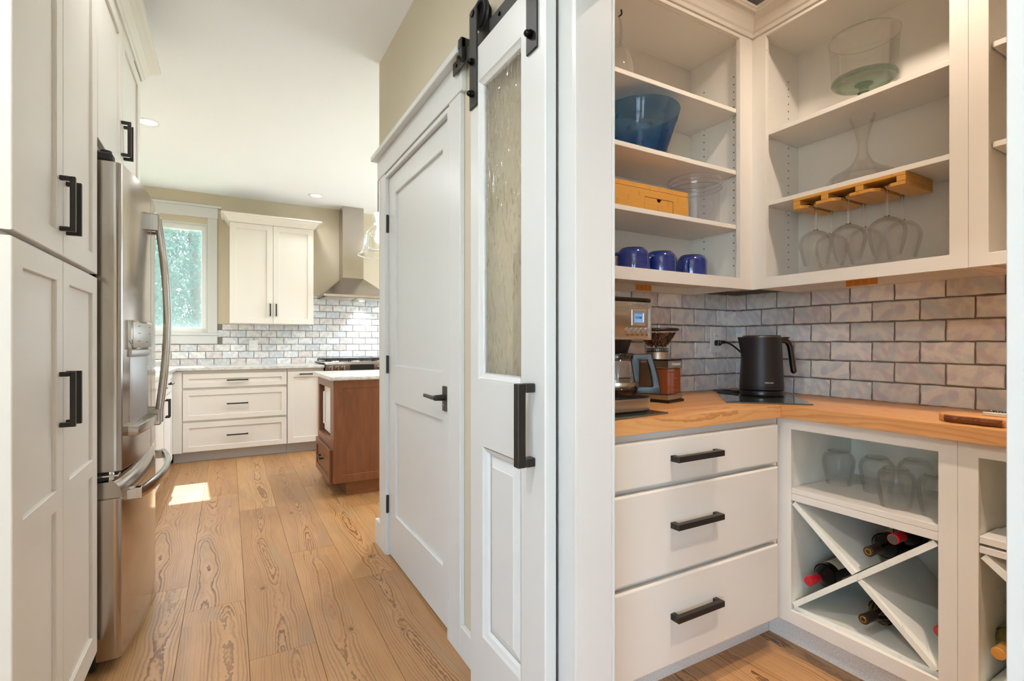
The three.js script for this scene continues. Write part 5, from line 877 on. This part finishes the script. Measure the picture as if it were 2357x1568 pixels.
{ // coffee maker
  const y = CT + 0.0053, x1 = 1.190, x0 = 0.985, xc = (x0 + x1) / 2, t = thing('coffee_maker', 'stainless drip coffee maker with clock panel and glass carafe', 'coffee maker', [xc, y, 1.30]), F = 1.192;
  const plan = (d0, d1, in_ = 0, bow = 0.004) => { const o = []; for (let i = 0; i <= 12; i++) { const k = i / 12, x = mix(x0 + in_, x1 - in_, k), e = Math.abs(k - 0.5) * 2; o.push([x, d0 - bow * (1 - e * e) + 0.006 * e ** 14]); } return [...o, [x1 - in_, d1], [x0 + in_, d1]]; };
  part(t, 'base', raised(plan(F, 1.42), y + 0.006, y + 0.046, 0.003, 0.4), M.satin); part(t, 'base_foot', raised(plan(F + 0.004, 1.42, 0.004), y, y + 0.0062, 0), M.black); part(t, 'warming_plate', raised(plan(F + 0.002, 1.42, 0.003), y + 0.046, y + 0.051, 0.002, 0.4), M.black);
  part(t, 'back_column', box(x0 + 0.004, x1 - 0.004, y + 0.051, y + 0.24, 1.37, 1.42, 0.004), M.black);
  const head = part(t, 'head', raised(plan(F - 0.006, 1.42), y + 0.232, y + 0.352, 0.003, 0.4), M.satin); part(t, 'lid', raised(plan(F - 0.004, 1.42, 0.001), y + 0.3522, y + 0.366, 0.005, 0.4), M.black);
  part(t, 'filter_basket', moved(cyl(0.062, 0.075, 0.045, 40), xc + 0.002, y + 0.188, 1.285), M.black);
  const fr = face('d', F - 0.0097, -1);
  part(head, 'panel_outline', [holed(fr, [xc - 0.072, xc + 0.088, y + 0.236, y + 0.335], [[xc - 0.0705, xc + 0.0865, y + 0.2375, y + 0.3335]], -0.004, 0.0012, 0)], M.steelSide);
  const px = 1.122; part(head, 'clock_bezel', holed(fr, [px - 0.027, px + 0.031, y + 0.277, y + 0.327], [[px - 0.016, px + 0.021, y + 0.289, y + 0.316]], -0.006, 0.003, 0.0015), M.steelSide);
  part(head, 'clock_display', slab(fr, px - 0.017, px + 0.022, y + 0.288, y + 0.317, -0.006, 0.0002, 0), M.lcd); const lt = letters('12:00', 0.008, 0.0003); part(head, 'clock_digits', onFace(lt.translate(px + 0.0025, y + 0.2985, 0.0003), fr), M.ink);
  for (let i = 0; i < 5; i++) part(head, 'button', [moved(cyl(0.0088, 0.008, 0.004, 24).rotateX(-Math.PI / 2).rotateX(Math.PI), px - 0.044 + 0.0205 * i, y + 0.2625, F - 0.0085)], M.steelSide);
  const txt = (s, size, x, h, mat, fo = font) => part(head, 'lettering', onFace(letters(s, size, 0.0003, fo).translate(x, h, 0.0004), fr), mat);
  txt('Cuisinart', 0.0125, 1.123, y + 0.337, M.chrome, fontS); txt('Time', 0.0035, px + 0.002, y + 0.3195, M.ink); txt('Brew Time', 0.0035, px + 0.002, y + 0.2815, M.ink); ['Clean', 'Brew', 'Heat', 'Off', 'On'].forEach((s, i) => txt(s, 0.0038, px - 0.044 + 0.0205 * i, y + 0.246, M.ink));
  const cy = y + 0.0512, c = thing('coffee_carafe', 'glass coffee carafe with black handle on the warming plate', 'carafe', [xc, cy, 1.282]);
  const X = 1.10, D = 1.262;
  part(c, 'glass', moved(latheS([[0, 0.001], [0.055, 0.001], [0.066, 0.012], [0.072, 0.04], [0.071, 0.075], [0.064, 0.105], [0.055, 0.122]], 50, 40), X, cy, D), M.glass);
  part(c, 'coffee', moved(latheS([[0, 0.003], [0.054, 0.003], [0.064, 0.013], [0.068, 0.028], [0, 0.028]], 30, 36), X, cy, D), std('#2a130a', 0.1)); part(c, 'band', moved(lathe([[0.0724, 0.034], [0.0730, 0.036], [0.0730, 0.044], [0.0724, 0.046]], 40), X, cy, D), M.satin);
  part(c, 'collar', moved(lathe([[0.055, 0.120], [0.058, 0.122], [0.058, 0.136], [0.05, 0.14], [0, 0.14]], 40), X, cy, D), M.gloss);
  const s = new THREE.Shape(); s.moveTo(0.048, 0.132); s.lineTo(0.110, 0.134); s.quadraticCurveTo(0.132, 0.08, 0.140, 0.010); s.lineTo(0.066, 0.010); s.lineTo(0.068, 0.016); s.closePath(); const hh = new THREE.Path(); hh.moveTo(0.076, 0.116); hh.lineTo(0.071, 0.028); hh.lineTo(0.118, 0.028); hh.quadraticCurveTo(0.114, 0.08, 0.100, 0.118); hh.closePath(); s.holes.push(hh);
  const hg = toCreasedNormals(new THREE.ExtrudeGeometry(s, { depth: 0.014, bevelEnabled: true, bevelThickness: 0.004, bevelSize: 0.003, bevelSegments: 3, curveSegments: 14 }), 0.6); hg.translate(0, 0, -0.007); hg.rotateY(-0.7); part(c, 'handle', hg.translate(X, cy, -D), M.black);
  const ticks = []; for (let i = 0; i < 10; i++) { const g = new THREE.BoxGeometry(i % 2 ? 0.006 : 0.010, 0.0009, 0.0006); g.translate(0, 0.05 + i * 0.006, 0.0722 - 0.0004 * i * (i > 5 ? 1.6 : 1)); g.rotateY(0.05); ticks.push(g.translate(X, cy, -D)); } part(c, 'cup_marks', ticks, M.white);
}
{ // burr grinder, turned a little
  const y = CT, P = [1.443, 1.360], a = 0.26, u = [Math.cos(a), Math.sin(a)], v = [-Math.sin(a), Math.cos(a)], at = (s, q) => [P[0] + u[0] * s + v[0] * q, P[1] + u[1] * s + v[1] * q], t = thing('coffee_grinder', 'steel burr coffee grinder with a clear bean hopper and chamber', 'coffee grinder', [1.48, y, 1.43]);
  const q4 = (s0, s1, q0, q1) => [at(s0, q0), at(s1, q0), at(s1, q1), at(s0, q1)];
  part(t, 'foot', raised(q4(-0.004, 0.114, -0.006, 0.15), y, y + 0.010, 0.002), M.black); part(t, 'base_band', raised(q4(0, 0.11, 0, 0.15), y + 0.0102, y + 0.030, 0.002), M.satin);
  part(t, 'body', raised(q4(0, 0.11, 0.082, 0.15), y + 0.0302, y + 0.150, 0.002), M.satin); part(t, 'side_panel', raised(q4(0.0, 0.006, 0.055, 0.0818), y + 0.0302, y + 0.131, 0.001), M.satin); part(t, 'upper_band', raised(q4(0, 0.11, 0, 0.0818), y + 0.1315, y + 0.160, 0.002), M.satin); part(t, 'top', raised(q4(0.002, 0.108, 0.002, 0.15), y + 0.1602, y + 0.166, 0.002), M.black);
  part(t, 'chamber', [raised(q4(0.001, 0.109, 0.001, 0.0035), y + 0.0315, y + 0.131, 0), raised(q4(0.001, 0.0035, 0.004, 0.054), y + 0.0315, y + 0.131, 0), raised(q4(0.1065, 0.109, 0.004, 0.08), y + 0.0315, y + 0.131, 0)], M.clearPlastic);
  const gc = part(scene, 'ground_coffee', raised(q4(0.005, 0.105, 0.0045, 0.078), y + 0.033, y + 0.1295, 0.004), std('#9a4c1c', 0.95)); tag(gc, 'brown ground coffee inside the clear grinder chamber', 'ground coffee'); gc.userData.kind = 'stuff';
  const [hx, hd] = at(0.052, 0.075), hy = y + 0.166; part(t, 'collar', moved(lathe([[0.048, 0], [0.041, 0.026], [0.041, 0.028], [0, 0.028]], 40), hx, hy, hd), M.satin);
  part(t, 'dial', moved(lathe([[0.042, 0.0285], [0.043, 0.030], [0.043, 0.040], [0.041, 0.042], [0, 0.042]], 40), hx, hy, hd), M.black); const rib = []; for (let i = 0; i < 36; i++) { const k = i / 36 * 6.283; rib.push(moved(new THREE.BoxGeometry(0.0016, 0.010, 0.003).translate(0, 0.005, 0.0437).rotateY(k), hx, hy + 0.0302, hd)); } part(t, 'dial_ribs', rib, M.steelSide);
  part(t, 'hopper', moved(lathe([[0.036, 0.0425], [0.040, 0.050], [0.078, 0.108], [0.080, 0.112]], 40), hx, hy, hd), M.clearPlastic); part(t, 'hopper_lid', moved(lathe([[0.081, 0.110], [0.083, 0.112], [0.083, 0.117], [0.078, 0.120], [0, 0.120]], 40), hx, hy, hd), M.black);
  const txt = letters('Cuisinart', 0.0105, 0.0004, fontS); txt.rotateY(a); const [lx, ld] = at(0.062, -0.0006); part(t, 'lettering', txt.translate(lx, y + 0.142, -ld), M.plastic);
  const bean = new THREE.SphereGeometry(0.0058, 7, 5); bean.scale(1, 0.62, 0.7); const im = new THREE.InstancedMesh(bean, std('#4a2413', 0.35), 900), q = new THREE.Object3D();
  for (let k = 0; k < 900; k++) { const h = 0.047 + 0.052 * Math.sqrt(rnd()), R = mix(0.034, 0.066, (h - 0.047) / 0.052), b = rr(0, 6.283), s = R * Math.sqrt(rr(0.35, 1)); q.position.set(hx + s * Math.cos(b), hy + h, -hd + s * Math.sin(b)); q.rotation.set(rr(0, 6), rr(0, 6), rr(0, 6)); q.updateMatrix(); im.setMatrixAt(k, q.matrix); im.setColorAt(k, new THREE.Color().setScalar(rr(0.55, 1.25))); }
  im.name = 'coffee_beans'; scene.add(im); tag(im, 'dark roasted coffee beans filling the grinder hopper', 'coffee beans'); im.userData.kind = 'stuff'; im.castShadow = im.receiveShadow = true;
}
{ // cutting board with a live edge, corkscrew on it
  const t = thing('cutting_board', 'small rounded wooden board with dark live edge on the counter at right', 'cutting board', [1.86, CT, 0.55]), pts = []; 
  for (let i = 0; i <= 10; i++) { const k = i / 10 * Math.PI; pts.push([1.868 - 0.062 * Math.cos(k), 0.640 + 0.042 * Math.sin(k)]); } pts.push([1.932, 0.45], [1.93, 0.30]); for (let i = 0; i <= 8; i++) pts.push([1.80 + 0.004 * n2(i, 4) - (i > 4 ? 0.0 : 0.006), mix(0.30, 0.60, i / 8)]);
  part(t, 'board', raised(pts.reverse(), CT, CT + 0.021, 0.003, 0.5), M.butcher[1], { grain: 'z' });
  const e = []; let prev = null; for (let i = 0; i <= 26; i++) { const d = mix(0.522, 0.652, i / 26), xx = 1.7935 + 0.004 * n2(d * 40, 1) + 0.014 * sst(0.612, 0.66, d) ** 2, r = [[0.004, 0.021], [-0.0025 + 0.002 * n2(d * 90, 2), 0.0195], [-0.004 + 0.002 * n2(d * 70, 5), 0.012], [-0.002, 0.004], [0.004, 0.0008]].map(([o, h]) => V(xx + o, CT + h, d)); if (prev) for (let j = 0; j < 4; j++) e.push([prev[j], prev[j + 1], r[j + 1]], [prev[j], r[j + 1], r[j]]); prev = r; } part(t, 'bark_edge', triangles(e), M.bark);
  const k = thing('corkscrew', 'folded metal waiter corkscrew lying on the small board', 'corkscrew', [1.88, CT + 0.0215, 0.53]), y = CT + 0.0215, bar = (p, h0, h1, m, n) => part(k, n, raised(p, y + h0, y + h1, 0.0015, 0.5), m);
  bar([[1.866, 0.585], [1.874, 0.590], [1.890, 0.50], [1.889, 0.489], [1.878, 0.487], [1.874, 0.50]].reverse(), 0.0003, 0.011, M.chrome, 'handle'); bar([[1.8755, 0.589], [1.882, 0.585], [1.899, 0.508], [1.891, 0.506]].reverse(), 0.001, 0.009, M.iron, 'lever'); bar([[1.884, 0.575], [1.8895, 0.573], [1.902, 0.520], [1.897, 0.518]].reverse(), 0.002, 0.012, M.black, 'knife');
  const sp = []; for (let i = 0; i <= 40; i++) { const q = i / 40; sp.push(V(1.880 + 0.014 * q + 0.003 * Math.cos(q * 28), y + 0.012 + 0.003 * Math.sin(q * 28), 0.575 - 0.05 * q)); } part(k, 'worm', tube(sp, 0.0011, 80, 6), M.chrome);
}

renderer.render(scene, camera);
